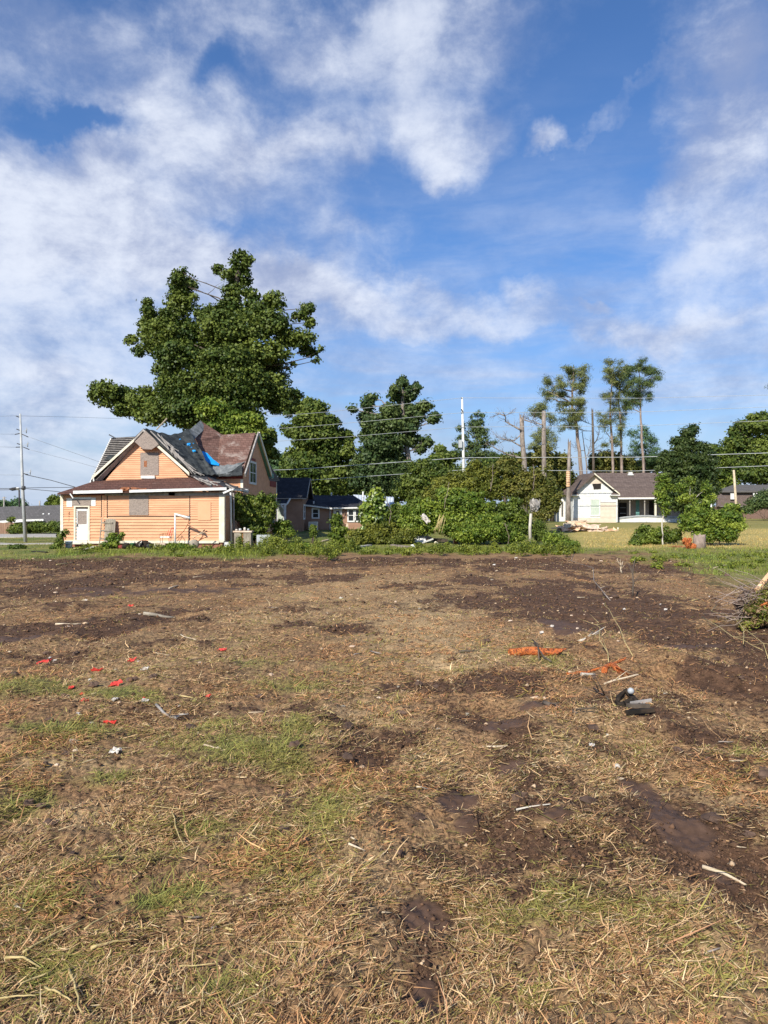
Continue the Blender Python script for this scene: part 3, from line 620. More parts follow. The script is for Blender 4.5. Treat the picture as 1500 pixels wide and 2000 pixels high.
mb.slab([(X(215, Dg) + .16, Df - .16, zb_), (wx - .17, Df - .16, zb_), (wx - .17, Df - .16, wz1), (X(215, Dg) + .16, Df - .16, wz1)], (0, .15, 0))
mb.build('wall', 'peach_paint', H)
# smooth board patches and vertical joints on the front
mb = MB()
for (a, b_, c_, d_) in ((387, 980, 412, 1016), (330, 962, 342, 968)):
    mb.box((X(a, D), D - .055, Z(d_ if d_ > b_ else b_, D)), (X(c_, D), D - .036, Z(b_, D)))
mb.each('patch', 'peach_patch', H)
mb = MB()
for px_, a, b_ in ((198, 963, 1010), (209, 965, 1012), (370, 968, 1056)): mb.box((X(px_, D), D - .034, Z(b_, D)), (X(px_ + 1.6, D), D - .022, Z(a, D)))
mb.box((X(209, D), D - .045, Z(1008.6, D)), (X(372, D), D - .022, Z(1007.2, D)))
mb.each('joint', 'dark_gap', H)
mb = MB(); mb.box((X(174, D), D - .045, Z(1012, D)), (X(197, D), D - .022, Z(1009.5, D))); mb.box((X(200, D), D - .04, Z(1056, D)), (X(203, D), D - .022, Z(963, D)))
mb.each('trim_board', 'peach_patch', H)
mb = MB()
mb.box((x0 - .02, D - .045, zb_), (X(124, D), D - .021, Z(968, D))); mb.box((X(428, D), D - .045, zb_ - .1), (x1 + .03, D - .021, ze)); mb.box((x1 + .021, D - .021, zb_ - .1), (x1 + .045, D + .15, ze))
mb.each('corner_board', 'cream_paint', H)
mb = MB(); mb.box((X(470, Dw), Dw - .045, ze + .2), (wx + .03, Dw - .022, Z(936, Dw))); mb.box((wx + .022, Df - .2, zb_), (wx + .06, Df + .03, wz1)); mb.each('corner_board', 'cream_paint', H)
# skirt board, footing
mb = MB()
for a, b_, up_ in ((127, 172, 1.0), (174, 205, 0), (232, 428, .5)): mb.box((X(a, D), D - .07, Z(1061.5 - up_, D)), (X(b_, D), D - .022, Z(1056.5 - up_, D)))
mb.box((X(143, D), D - .22, Z(1062.5, D)), (X(173, D), D - .075, Z(1059.5, D)))
mb.each('skirt_board', 'cream_paint', H)
mb = MB(); mb.box((x0 + .2, D + .03, gz0 - .2), (x1 - .1, D + .12, zb_)); mb.box((x1 - .1, D + .12, gz0 - .2), (x1 - .02, Df, zb_)); mb.build('foundation', 'foundation', H)
# frieze under the eave: red at the left, grey further right
mb = MB(); mb.box((X(121, D), D - .05, Z(967.5, D)), (X(205, D), D - .022, Z(962, D)))
mb.box((X(428, Dw), Dw - .05, Z(935, Dw)), (X(474, Dw), Dw - .022, Z(928, Dw))); mb.box((wx + .021, De + .3, wz1 - .45), (wx + .05, Df, wz1))
mb.box((wx + .021, X(1, 1) * 0 + wx * F / (487 - 750), Z(897, 48)), (wx + .05, wx * F / (498 - 750), Z(892, 48)))
mb.each('frieze', 'red_paint', H)
mb = MB(); mb.box((X(205, D), D - .055, Z(968, D)), (X(449, D), D - .022, Z(962, D))); mb.each('frieze', 'grey_wood', H)
# lean-to roof
ev = D - .45
Lz = lambda px, py, Y: P(px, py, Y)
mb = MB()
A_ = P(112, 963, ev); B_ = P(441, 953.8, ev); C_ = P(404, 931, Dg); E_ = P(186, 939, Dg)
mb.slab([A_, B_, C_, E_], (0, 0, -.09))
mb.slab([A_, E_, (E_[0], Dw + 3, E_[2]), (A_[0], Dw + 3, A_[2])], (0, 0, -.08))
mb.build('porch_roof', 'shingle_red', H)
mb = MB(); mb.bar((A_[0] + .9, ev - .03, Z(961.5, ev)), (X(240, ev), ev - .03, Z(959.2, ev)), .04, .17); mb.bar((X(253, ev), ev - .03, Z(959.5, ev)), (B_[0] + .05, ev - .03, Z(954.5, ev)), .04, .15)
mb.bar(P(137, 964, ev), P(143, 973, ev), .06); mb.each('fascia', 'white_paint', H)
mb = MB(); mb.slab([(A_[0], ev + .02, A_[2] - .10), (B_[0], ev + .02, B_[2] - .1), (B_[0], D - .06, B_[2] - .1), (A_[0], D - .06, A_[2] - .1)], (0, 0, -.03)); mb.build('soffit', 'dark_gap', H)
# torn shingles hanging over the fascia
mb = MB()
for i, (a, b_) in enumerate(((250, 957), (258, 958), (268, 956.5), (240, 956), (277, 956), (262, 954), (246, 953), (285, 957.5))):
    mb.sheet(P(a, b_, ev + .12 + .1 * (i % 3)), (.26, 0, .0), (0, .2, .06), 3, 2, .03, i, .012)
mb.build('torn_shingle', 'rust', H)
# gable roof: two slopes running back, rake boards, boarded peak
bk = Dw + 2.2
pk = (gxp, Dg - .35, Z(838, Dg)); gL = (X(188, Dg) , Dg - .35, Z(931, Dg)); gR = (X(388, Dg), Dg - .35, Z(929, Dg))
mb = MB(); mb.slab([pk, gL, (gL[0], bk, gL[2]), (pk[0], bk, pk[2])], (0, 0, -.12)); mb.build('roof', 'shingle_lath', H)
mb = MB(); mb.slab([gR, pk, (pk[0], bk, pk[2]), (gR[0], bk, gR[2])], (0, 0, -.12)); mb.build('roof', 'tarp_dark', H)
def rake(a, b_, w, h, material, name, off=-.05, par=None):
    mb = MB(); a, b_ = Vector(a), Vector(b_); mb.slab([a, b_, b_ - Vector((0, 0, h)), a - Vector((0, 0, h))], (0, -w, 0)); return mb.build(name, material, par or H)
rake((gL[0] - .12, Dg - .36, gL[2] - .02), (X(266, Dg), Dg - .36, Z(858, Dg)), .05, .17, 'cream_paint', 'rake_board')
rake((X(302, Dg), Dg - .36, Z(860, Dg)), (X(373, Dg), Dg - .36, Z(923, Dg)), .05, .2, 'cream_paint', 'rake_board')
rake((X(266, Dg), Dg - .36, Z(858, Dg)), (gxp, Dg - .36, Z(839, Dg)), .05, .14, 'grey_wood', 'rake_board')
rake((gxp, Dg - .36, Z(839, Dg)), (X(302, Dg), Dg - .36, Z(858, Dg)), .05, .14, 'grey_wood', 'rake_board')
mb = MB(); mb.slab([(gL[0] + .1, Dg - .31, gL[2] - .2), (gL[0] + .28, Dg - .02, gL[2] - .28), (gxp, Dg - .02, pk[2] - .32), (gxp, Dg - .31, pk[2] - .2)], (0, 0, -.02)); mb.build('soffit', 'grey_wood', H)
mb = MB(); mb.slab([P(263, 863, Dg - .47), P(279, 877, Dg - .47), P(296, 878, Dg - .47), P(310, 868, Dg - .47), P(300, 856, Dg - .47), P(284, 841, Dg - .47)], (0, .03, 0)); ob = mb.build('plywood_panel', 'osb', H)
mb = MB(); mb.box(P(274, 928, Dg - .05), P(310, 884, Dg - .025)); ob = mb.build('window_board', 'osb', H)
mb = MB(); mb.box(P(281, 912, Dg - .056), P(287, 900, Dg - .052)); mb.build('hole', 'rust', ob)
mb = MB(); mb.box(P(275, 934.5, Dg - .12), P(303, 929, Dg - .025)); mb.build('window_sill', 'white_paint', H)
mb = MB(); mb.box(P(252, 1006, D - .05), P(290, 967, D - .025)); mb.build('window_board', 'osb', H)
# door group
dl, drr, dt, db = 148, 172, 993, 1057
mb = MB(); mb.box(P(144, 1060, D - .06), P(148, 990, D - .022)); mb.box(P(172, 1060, D - .06), P(175.5, 990, D - .022)); mb.box(P(144, 990, D - .06), P(175.5, 988, D - .022)); mb.each('door_frame', 'cream_paint', H)
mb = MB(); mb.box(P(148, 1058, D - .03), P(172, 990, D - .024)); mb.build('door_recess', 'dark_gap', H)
mb = MB()
mb.box(P(149.5, 1056, D - .07), P(172, 1024, D - .035)); mb.box(P(149.5, 1024, D - .07), P(152, 994, D - .035)); mb.box(P(169.5, 1024, D - .07), P(172, 994, D - .035)); mb.box(P(152, 998, D - .07), P(169.5, 994, D - .035))
for zz_ in (1030, 1041): mb.box(P(153, zz_ + .6, D - .078), P(169, zz_, D - .071))
door = mb.build('door', 'white_paint', H)
mb = MB(); mb.box(P(152, 1024, D - .05), P(169.5, 998, D - .037)); mb.build('door_board', 'osb', door)
mb = MB(); mb.rock(P(151, 1027, D - .1), (.035, .035, .035), 1, 8, 5, 0, True); mb.box(P(150, 1026, D - .1), P(152, 1023, D - .072)); mb.build('handle', 'metal_dark', door)
mb = MB(); mb.box(P(130, 990, D - .045), P(141, 973, D - .022)); mb.box(P(178, 988, D - .045), P(187, 972, D - .022)); mb.box(P(141, 975, D - .044), P(178, 971, D - .022)); mb.each('side_panel', 'dirty_white', H)
mb = MB(); mb.box(P(141, 988, D - .06), P(178, 975, D - .03)); mb.build('transom_board', 'osb', H)
mb = MB()
for (a, b_, w, h) in ((135.5, 1003.5, 2.6, 2.2), (135.5, 1000, 1.9, 1.6), (135, 1008, .8, 3), (135.4, 1013, .8, 3), (135, 1017, .8, 3)): mb.box((X(a - w / 2, D), D - .04, Z(b_ + h / 2, D)), (X(a + w / 2, D), D - .021, Z(b_ - h / 2, D)))
mb.each('house_number', 'rust', H)
# downpipe, conduit and gutter tray at the right corner
mb = MB(); Yp = D + .6; mb.tube([P(450, 962, Yp), P(450.5, 975, Yp), P(452, 1060, Yp)], .06, 8); mb.build('downpipe', 'white_paint', H)
mb = MB(); mb.tube([P(456, 962, Yp + .8), P(457, 1054, Yp + .8)], .05, 8); mb.build('downpipe', 'grey_wood', H)
mb = MB(); mb.bar(P(436, 963, ev), P(452, 956, ev), .12, .10); mb.bar(P(452, 956, ev), P(481, 959, Dw - .4), .22, .09); mb.bar(P(476, 957, Dw - .4), P(482, 960, Dw - .6), .3, .16); mb.each('gutter', 'white_paint', H)
# broken eave between the lean-to and the wing
mb = MB()
rr = random.Random(3)
for i in range(26):
    a = rr.uniform(362, 470); b_ = 926 + (a - 362) * .26 + rr.uniform(-4, 4); Yq = Dg - .6 + rr.uniform(0, 1.5) - (a - 362) * .008
    mb.bar(P(a, b_, Yq), P(a + rr.uniform(8, 30), b_ + rr.uniform(1, 9), Yq + rr.uniform(-.4, .5)), rr.uniform(.05, .12), rr.uniform(.03, .06))
mb.slab([P(371, 927, Dg - .2), P(400, 926, Dg + .6), P(468, 953, Dw - .5), P(415, 952, D - .2)], (0, 0, -.06))
mb.build('broken_rafters', 'metal_dark', H)
mb = MB()
for i in range(9):
    a = rr.uniform(375, 455); b_ = 931 + (a - 372) * .25 + rr.uniform(-3, 3); mb.bar(P(a, b_, D + .9), P(a + rr.uniform(6, 26), b_ + rr.uniform(2, 12), D + .3), .06, .05)
mb.each('loose_lath', 'grey_wood', H)
# main roof: peak, wing roof with its ridge, rear-left slope with missing shingles
Yk = Dw + 4.6
roofs(H, [[(372, 934, Dw + .1), (330, 872, Dg + 1.5), (392, 822, Yk), (434, 849, Yk - .2), (426, 930, Dw - .3)]], 'shingle_old', .1)
roofs(H, [[(434, 849, Yk - .25), (499, 845, Yk - .25), (472.5, 927, Dw - .35), (424, 927, Dw - .35)]], 'shingle_old', .1)
roofs(H, [[(392, 822, Yk), (434, 849, Yk - .2), (500, 847, Yk + .2), (525, 925, De + .2), (420, 925, De + .2)]], 'shingle_old', .1)
roofs(H, [[(510, 880, Yk + 3.3), (546, 937, Df + .4), (521, 939, De - .2), (505, 900, Yk + 3)]], 'shingle_grey', .1)
roofs(H, [[(218, 855, Yk + .6), (275, 852, Yk + .6), (262, 934, Dw - .4), (177, 940, Dw - .4)]], 'dark_gap', .1)
roofs(H, [[(218, 857, Yk + .62), (300, 862, Yk + .62), (350, 866, Yk + .5), (392, 828, Yk + .3), (420, 930, De + 1), (190, 935, De + 1)]], 'shingle_old', .1)
mb = MB()
for i in range(22):
    f = i / 22; a = P(218 - 38 * f, 858 + 78 * f, Yk + .42 - f * 5.4); b_ = P(272 - 8 * f - rr.random() * 14, 857 + 76 * f, Yk + .42 - f * 5.4)
    mb.bar((a[0], a[1] - .14, a[2] + .06), (b_[0], b_[1] - .14, b_[2] + .06), .075, .04)
mb.build('roof_lath', 'grey_wood', H)
mb = MB()
for i in range(3):
    a = rr.uniform(212, 240); b_ = rr.uniform(870, 915); q = (b_ - 855) / 80; mb.sheet((X(a, Yk - q * 5), Yk - q * 5 - .15, Z(b_, Yk - q * 5) + .12), (rr.uniform(.3, .6), 0, rr.uniform(-.1, .2)), (0, .2, .22), 4, 3, .05, i, .01)
mb.build('torn_felt', 'tarp_dark', H)
mb = MB(); mb.bar(P(213, 849, Yk), P(226, 856, Yk), .07); mb.build('loose_rafter', 'metal_dark', H)
mb = MB(); mb.bar(P(306, 839, Dg + .5), P(326, 817, Dg + 1), .06); mb.build('loose_stick', 'bare_wood', H)
mb = MB(); mb.bar(P(176, 944, Dw - .5), P(217, 857, Yk + .5), .07, .12); mb.bar(P(182, 928, Dw - .5), P(184, 944, Dw - .5), .08); mb.each('edge_board', 'white_paint', H)
# tarps
def drape(name, material, rows, thick=.03, amp=.04, sub=5, seed=0):
    """rows of control points (px, py, Y); bilinear interpolation with folds"""
    mb = MB(); g = [[Vector(P(*p)) for p in r_] for r_ in rows]; nR, nC = len(g), len(g[0]); R_ = (nR - 1) * sub; C2 = (nC - 1) * sub; q = np.random.default_rng(seed)
    base = len(mb.v); pts = []
    for lay in (0, 1):
        for j in range(R_ + 1):
            for i in range(C2 + 1):
                v_, u_ = j / sub, i / sub; j0, i0 = min(int(v_), nR - 2), min(int(u_), nC - 2); fv, fu = v_ - j0, u_ - i0
                p = (g[j0][i0] * (1 - fu) + g[j0][i0 + 1] * fu) * (1 - fv) + (g[j0 + 1][i0] * (1 - fu) + g[j0 + 1][i0 + 1] * fu) * fv
                w = amp * (math.sin(u_ * 9 + v_ * 3 + seed) + .6 * math.sin(v_ * 14 - u_ * 4 + seed * 2)) + float(vn(u_ * 4, v_ * 4, seed)) * amp * 1.5
                mb.v.append((p.x, p.y - w * .6, p.z + w - lay * thick))
    N = (R_ + 1) * (C2 + 1)
    for j in range(R_):
        for i in range(C2):
            a = j * (C2 + 1) + i; f = (a, a + 1, a + C2 + 2, a + C2 + 1); mb.f.append(f); mb.sm.append(True); mb.f.append(tuple(k + N for k in f[::-1])); mb.sm.append(True)
    return mb.build(name, material, H)
drape('tarp', 'tarp_dark', [[(284, 838, Dg - .2), (305, 842, Dg + .6), (334, 852, Dg + 1.2), (368, 838, Dg + 2.6)], [(318, 872, Dg - .35), (340, 872, Dg + .3), (365, 880, Dg + 1.1), (388, 872, Dg + 1.6)], [(352, 905, Dg - .3), (375, 905, Dg), (392, 906, Dg + .6), (402, 900, Dg + .9)], [(378, 924, Dg - .35), (395, 927, Dg - .3), (410, 927, Dg), (426, 929, Dg)]], seed=1)
drape('tarp', 'tarp_grey', [[(392, 821, Yk - .2), (372, 838, Yk - 2), (366, 842, Dg + 2.6)], [(402, 836, Yk - .3), (386, 851, Yk - 2.2), (378, 860, Dg + 2)]], seed=2, amp=.006)
drape('tarp', 'tarp_dark', [[(372, 836, Yk - 1.7), (366, 842, Dg + 2.6), (360, 850, Dg + 2)], [(390, 880, Dg + 1.8), (380, 885, Dg + 1.2), (372, 890, Dg + .8)], [(412, 925, Dg + .2), (402, 926, Dg), (392, 926, Dg - .2)]], seed=3, amp=.012)
drape('tarp', 'tarp_grey', [[(400, 901, Dw + 1.0), (425, 910, Dw + .5), (450, 909, Dw + .6), (478, 902, Dw + .9)], [(404, 912, Dw + .3), (424, 920, Dw - .05), (448, 919, Dw), (470, 910, Dw + .5)], [(412, 924, Dw - .4), (426, 928, Dw - .5), (448, 927, Dw - .5), (462, 916, Dw)]], seed=4, amp=.03)
drape('tarp', 'tarp_dark', [[(430, 927, Dw - .52), (452, 921, Dw - .32), (473, 905, Dw + .45)], [(424, 929.5, Dw - .56), (450, 929.5, Dw - .56), (473, 928, Dw - .56)]], seed=6, amp=.012)
drape('blue_tarp', 'tarp_blue', [[(394, 881, Dw + 1.6), (405, 885, Dw + 1.5), (416, 897, Dw + 1.0), (429, 906, Dw + .6)], [(394, 890, Dw + 1.2), (402, 902, Dw + .6), (413, 907, Dw + .4), (427, 909, Dw + .3)]], seed=5, amp=.01)
mb = MB()
for (a, b_, q, w) in ((369, 868, 1.0, .26), (379, 881, .6, .22), (374, 874, .8, .1), (352, 858, 1.3, .12), (378, 866, 1.4, .08)):
    mb.rock((X(a, Dg + q - .35), Dg + q - .35, Z(b_, Dg + q - .35)), (w * .5, .06, w * .34), int(a), 8, 5, .3)
mb.each('blue_tarp', 'tarp_blue', H)
mb = MB()
for i in range(30):
    f = i / 29; a = P(308 + 66 * f + rr.uniform(-3, 3), 846 + 72 * f, Dg - .42); b_ = P(308 + 66 * f + rr.uniform(12, 26), 846 + 72 * f + rr.uniform(14, 26), Dg - .40)
    if b_[2] < gR[2]: b_ = (b_[0], b_[1], gR[2])
    mb.bar(a, b_, rr.uniform(.04, .12), .03)
mb.each('loose_lath', 'grey_wood', H)
mb = MB(); mb.bar(P(294, 842, Dg - .45), P(330, 878, Dg - .45), .03, .07); mb.bar(P(334, 880, Dg - .45), P(377, 921, Dg - .45), .03, .06); mb.each('loose_lath', 'grey_wood', H)
# wing gable trim and windows
mb = MB(); mb.bar((wx + .2, Dw - .3, Z(928, Dw - .3)), (wx + .2, Dp, Z(846, Dp)), .08, .2); mb.build('rake_board', 'grey_wood', H)
mb = MB(); mb.bar((wx + .25, Dp, Z(847, Dp)), (wx + .25, De + .1, Z(932, De)), .08, .28); mb.build('rake_board', 'cream_paint', H)
mb = MB(); mb.slab([(wx + .02, Dp, Z(852, Dp)), (wx + .24, Dp, Z(850, Dp)), (wx + .24, De, Z(931, De)), (wx + .02, De, Z(934, De))], (0, 0, -.03)); mb.build('soffit', 'teal_cloth', H)
mb = MB(); mb.box((wx + .02, De - .25, Z(934, De)), (wx + .34, De + .25, Z(925, De))); mb.build('eave_return', 'teal_cloth', H)
yy = lambda px: wx * F / (px - 750)
window(H, (wx, 0, 0), YD, NR, yy(486.5), yy(498), Z(941, 48.2), Z(903, 48.2), mull=2, fw=.14)
window(H, (wx, 0, 0), YD, NR, yy(528), yy(533), Z(1018, 55), Z(978, 55), mull=1, fw=.2)
window(H, (wx, 0, 0), YD, NR, yy(489), yy(498), Z(1018, 49), Z(983, 49), mull=2, fw=.14)

# ================================================================ the two brown houses
def gable_end(mb, x, ya, yb, zw, yp, zp, z0):
    mb.slab([(x, ya, z0), (x, yb, z0), (x, yb, zw), (x, yp, zp), (x, ya, zw)], (-.15, 0, 0))
Yb = 66.; gB = float(zbase(Yb))
HB = thing('cottage', 'tall brown clapboard cottage with black gable roof beside the peach house', 'house', (X(565, Yb), Yb, gB))
xa, xb = X(524, Yb), X(590, Yb); zt = Z(971, Yb); ypk = Yb + 2.6; zpk = Z(935, ypk); yb2 = Yb + 5.2
mb = MB()
clap(mb, (X(560, Yb), Yb, 0), XD, NF, K(0), K(xb - X(560, Yb)), gB, zt, .14)
clap(mb, (xa, Yb + 1.5, 0), XD, NF, K(0), K(xb - xa - .1), gB, zt, .14)
mb.slab([(X(560, Yb), Yb + .02, gB), (X(560, Yb), Yb + 1.5, gB), (X(560, Yb), Yb + 1.5, zt), (X(560, Yb), Yb + .02, zt)], (.1, 0, 0))
xb2 = xb
clap(mb, (xb2, 0, 0), YD, NR, K(Yb), K(yb2), gB, zt, .14)
clap(mb, (xb2, 0, 0), YD, NR, lambda z: Yb + (ypk - Yb) * (z - zt) / (zpk - zt), lambda z: yb2 + (ypk - yb2) * (z - zt) / (zpk - zt), zt, zpk - .1, .14)
gable_end(mb, xb2 - .01, Yb + .02, yb2, zt, ypk, zpk - .1, gB)
mb.build('wall', 'brown_siding', HB)
xo = xb2 + .45
mb = MB(); mb.slab([(xa, Yb - .35, Z(972, Yb)), (xo, Yb - .35, Z(972, Yb)), (xo, ypk, zpk + .1), (xa, ypk, zpk + .1)], (0, 0, -.13))
mb.slab([(xo, yb2 + .3, Z(972, Yb)), (xa, yb2 + .3, Z(972, Yb)), (xa, ypk, zpk + .1), (xo, ypk, zpk + .1)], (0, 0, -.13)); mb.build('roof', 'shingle_black', HB)
mb = MB(); mb.bar((xo + .03, Yb - .38, zt - .08), (xo + .03, ypk, zpk - .02), .06, .14); mb.bar((xo + .03, yb2 + .3, zt - .08), (xo + .03, ypk, zpk - .02), .06, .14); mb.bar((xa, Yb - .4, zt - .13), (xo, Yb - .4, zt - .13), .05, .08); mb.each('fascia', 'grey_siding', HB)
mb = MB(); yq = Yb - 1.6; mb.slab([P(530, 983.5, yq), P(560, 983.5, yq), P(562, 974, Yb - .02), P(528, 974, Yb - .02)], (0, 0, -.08)); mb.build('porch_roof', 'shingle_black', HB)
mb = MB(); mb.bar(P(530, 985, yq - .05), P(561, 985, yq - .05), .08, .16); mb.bar(P(561, 984, yq), P(567, 974, yq + .6), .08, .12); pz = P(557, 985, yq); mb.bar(pz, (pz[0], pz[1], gB), .16); mb.bar(P(548, 986, yq), P(556, 995, yq), .1)
mb.each('porch_post', 'white_paint', HB)
window(HB, (0, Yb + 1.5, 0), XD, NF, X(538, Yb), X(549, Yb), Z(1020, Yb), Z(990, Yb), pane='curtain', fw=.08, rail=False, name='door')
mb = MB(); mb.box((xa, Yb - 1.6, gB), (X(560, Yb), Yb + 1.4, Z(1028, Yb))); mb.build('porch_floor', 'brown_siding', HB)
yy2 = lambda px: xb2 * F / (px - 750)
window(HB, (xb2, 0, 0), YD, NR, Yb + .9, Yb + 1.9, Z(1012, Yb), Z(988, Yb), fw=.15)

Yc = 70.; gC = float(zbase(Yc))
HC = thing('bungalow', 'low brown bungalow with black hip roof and white windows behind the weeds', 'house', (X(655, Yc), Yc, gC))
xa, xm, xc = X(599, Yc), X(648, Yc), X(722, Yc); zl = Z(992, Yc)
mb = MB()
clap(mb, (xa, Yc - 1.2, 0), XD, NF, K(0), K(X(646, Yc - 1.2) - xa), gC, Z(989.5, Yc), .13)
xk = X(646, Yc - 1.2)
clap(mb, (xk, Yc - 1.2, 0), YD, NR, K(0), K(1.2), gC, zl, .13); mb.slab([(xa, Yc - 1.19, gC), (xk, Yc - 1.19, gC), (xk, Yc - 1.19, Z(992, Yc)), (xa, Yc - 1.19, Z(986, Yc))], (0, .15, 0))
clap(mb, (xk, Yc, 0), XD, NF, K(0), K(xc - xk), gC, zl, .13); mb.slab([(xk, Yc + .01, gC), (xc, Yc + .01, gC), (xc, Yc + .01, zl), (xk, Yc + .01, zl)], (0, .15, 0))
mb.slab([(xc - .01, Yc + .16, gC), (xc - .01, Yc + 6, gC), (xc - .01, Yc + 6, zl), (xc - .01, Yc + .16, zl)], (-.15, 0, 0)); mb.slab([(xa, Yc + 6, gC), (xc, Yc + 6, gC), (xc, Yc + 6, zl), (xa, Yc + 6, zl)], (0, .15, 0))
mb.build('wall', 'brown_siding', HC)
rf = roofs(HC, [[(597, 986, Yc - 1.6), (649, 992, Yc - 1.6), (650, 992, Yc - .4), (726, 990, Yc - .4), (691, 968, Yc + 3), (600, 967, Yc + 3)], [(726, 990, Yc - .4), (722, 990, Yc + 6.5), (691, 968, Yc + 3)], [(691, 967.9, Yc + 3.01), (722, 989, Yc + 6.5), (600, 987, Yc + 6.5), (600, 966.9, Yc + 3.01)]], 'shingle_black', .1)
mb = MB()
for (a, b_, h, Yq) in ((612.5, 984, 5, Yc - .8), (647.5, 968, 6, Yc + 3)): mb.tube([P(a, b_ + 1, Yq), P(a, b_ - h, Yq)], .07, 8)
mb.each('vent_pipe', 'white_paint', rf)
mb = MB(); mb.bar(P(597, 987, Yc - 1.66), P(649, 993.4, Yc - 1.66), .05, .14); mb.bar(P(650, 993, Yc - .45), P(726, 991, Yc - .45), .05, .13); mb.each('fascia', 'white_paint', HC)
window(HC, (0, Yc - 1.2, 0), XD, NF, X(611.5, Yc - 1.2), X(621.5, Yc - 1.2), Z(1010, Yc), Z(995, Yc), fw=.13)
window(HC, (0, Yc, 0), XD, NF, X(681, Yc), X(690, Yc), Z(1017, Yc), Z(996, Yc), fw=.13); window(HC, (0, Yc, 0), XD, NF, X(695, Yc), X(703, Yc), Z(1017, Yc), Z(996, Yc), fw=.13)
mb = MB(); mb.box(P(654, 1029, Yc - .05), P(665, 996, Yc - .025)); dd = mb.build('door', 'white_paint', HC)
mb = MB(); mb.box(P(651, 1030, Yc - .08), P(654, 993, Yc - .022)); mb.box(P(665, 1030, Yc - .08), P(668, 993, Yc - .022)); mb.box(P(654, 996, Yc - .08), P(665, 993, Yc - .022)); mb.each('door_frame', 'white_paint', HC)
mb = MB(); mb.box(P(656.5, 1004, Yc - .065), P(662.5, 998, Yc - .052)); mb.build('pane', 'window_glass', dd)
mb = MB(); mb.box((X(643, Yc - 1.25), Yc - 1.26, gC), (xk + .03, Yc - 1.222, zl)); mb.each('corner_board', 'grey_siding', HC)
def ac_unit(px, py, Y, s=.8):
    x_, y_, z_ = X(px, Y), Y, float(zbase(Y)); r_ = thing('air_conditioner', 'beige outdoor air conditioner box on the ground by the bungalow wall', 'air conditioner', (x_, y_, z_))
    mb = MB(); mb.box((x_ - s / 2, y_ - s / 2, z_), (x_ + s / 2, y_ + s / 2, z_ + s * 1.0)); mb.build('casing', 'cream_paint', r_)
    mb = MB(); 
    for i in range(6): mb.box((x_ - s * .4, y_ - s / 2 - .02, z_ + .12 + i * .11), (x_ + s * .4, y_ - s / 2 - .004, z_ + .17 + i * .11))
    mb.build('grille', 'metal_grey', r_)
ac_unit(612, 1030, Yc - 2.2)
mb = MB(); Yr = Yc - 1; mb.box(P(676, 1032, Yr), P(680.5, 1023, Yr + .2)); mb.box(P(675.5, 1023, Yr - .02), P(681, 1021.5, Yr + .22)); one('red_box', 'small faded red box standing at the bungalow wall between door and windows', 'box', mb, 'sheet_tan')
# metal shed behind
Ys = 86.; gS = float(zbase(Ys))
HS = thing('shed', 'pale metal roofed shed behind the bungalow', 'shed', (X(735, Ys), Ys, gS))
mb = MB(); mb.box((X(690, Ys), Ys + .1, gS), (X(766, Ys), Ys + 8, Z(989, Ys))); mb.build('wall', 'metal_sheet', HS)
mb = MB(); mb.slab([P(690, 990, Ys - .4), P(769, 990, Ys - .4), P(769, 971, Ys + 4), P(690, 966, Ys + 4)], (0, 0, -.06))
for i in range(14): a = 694 + i * 5.6; mb.bar(P(a, 989.5, Ys - .4), P(a, 970.2 - (769 - a) * .05, Ys + 3.9), .05)
mb.build('roof', 'metal_sheet', HS)
mb = MB(); mb.tube([P(709, 980, Ys + 1), P(709, 960, Ys + 1)], .09, 8); mb.build('flue', 'white_paint', HS)

# ================================================================ white house at the right
Yw = Yg(1020.5); gW = float(zbase(Yw)); sW = Yw / F
HW = thing('white_house', 'white gabled house with brown shingle roof and open dark porch beyond the dry field', 'house', (X(1200, Yw), Yw, gW))
xl, xrr = X(1119, Yw), X(1205, Yw); zc = Z(967, Yw); pz_ = Z(927, Yw); px_w = X(1161, Yw)
mb = MB()
clap(mb, (xl, Yw, 0), XD, NF, K(0), K(xrr - xl), Z(1011, Yw), zc, .16)
clap(mb, (0, Yw, 0), XD, NF, lambda z: xl + (px_w - xl) * (z - zc) / (pz_ - zc), lambda z: xrr + (px_w - xrr) * (z - zc) / (pz_ - zc), zc, pz_ - .15, .16)
mb.slab([(xl, Yw + .01, gW), (xrr, Yw + .01, gW), (xrr, Yw + .01, zc), (px_w, Yw + .01, pz_), (xl, Yw + .01, zc)], (0, .15, 0))
clap(mb, (xrr, Yw, 0), YD, NR, K(0), K(4), gW, zc, .16); mb.slab([(xl, Yw + .16, gW), (xl, Yw + 5, gW), (xl, Yw + 5, zc), (xl, Yw + .16, zc)], (.15, 0, 0))
Y2 = Yw + 4; mb.box((X(1092, Y2), Y2, gW), (xl, Y2 + .15, Z(968, Y2))); mb.slab([(X(1092, Y2), Y2 + .16, gW), (X(1092, Y2), Y2 + 8, gW), (X(1092, Y2), Y2 + 8, zc), (X(1092, Y2), Y2 + .16, zc)], (.15, 0, 0))
mb.build('wall', 'white_paint', HW)
mb = MB(); clap(mb, (xl, Yw - .001, 0), XD, NF, K(0), K(xrr - xl), gW, Z(1011, Yw), .16); clap(mb, (X(1172, Yw), Yw - .025, 0), XD, NF, K(0), K(xrr - X(1172, Yw)), Z(1011, Yw), Z(982, Yw), .16)
zg1, zg2 = Z(944.5, Yw), Z(928, Yw); clap(mb, (0, Yw - .025, 0), XD, NF, lambda z: X(1144, Yw) + (px_w - X(1144, Yw)) * (z - zg1) / (zg2 - zg1), lambda z: X(1179, Yw) + (px_w - X(1179, Yw)) * (z - zg1) / (zg2 - zg1), zg1, zg2 - .1, .16)
mb.build('siding', 'beige_siding', HW)
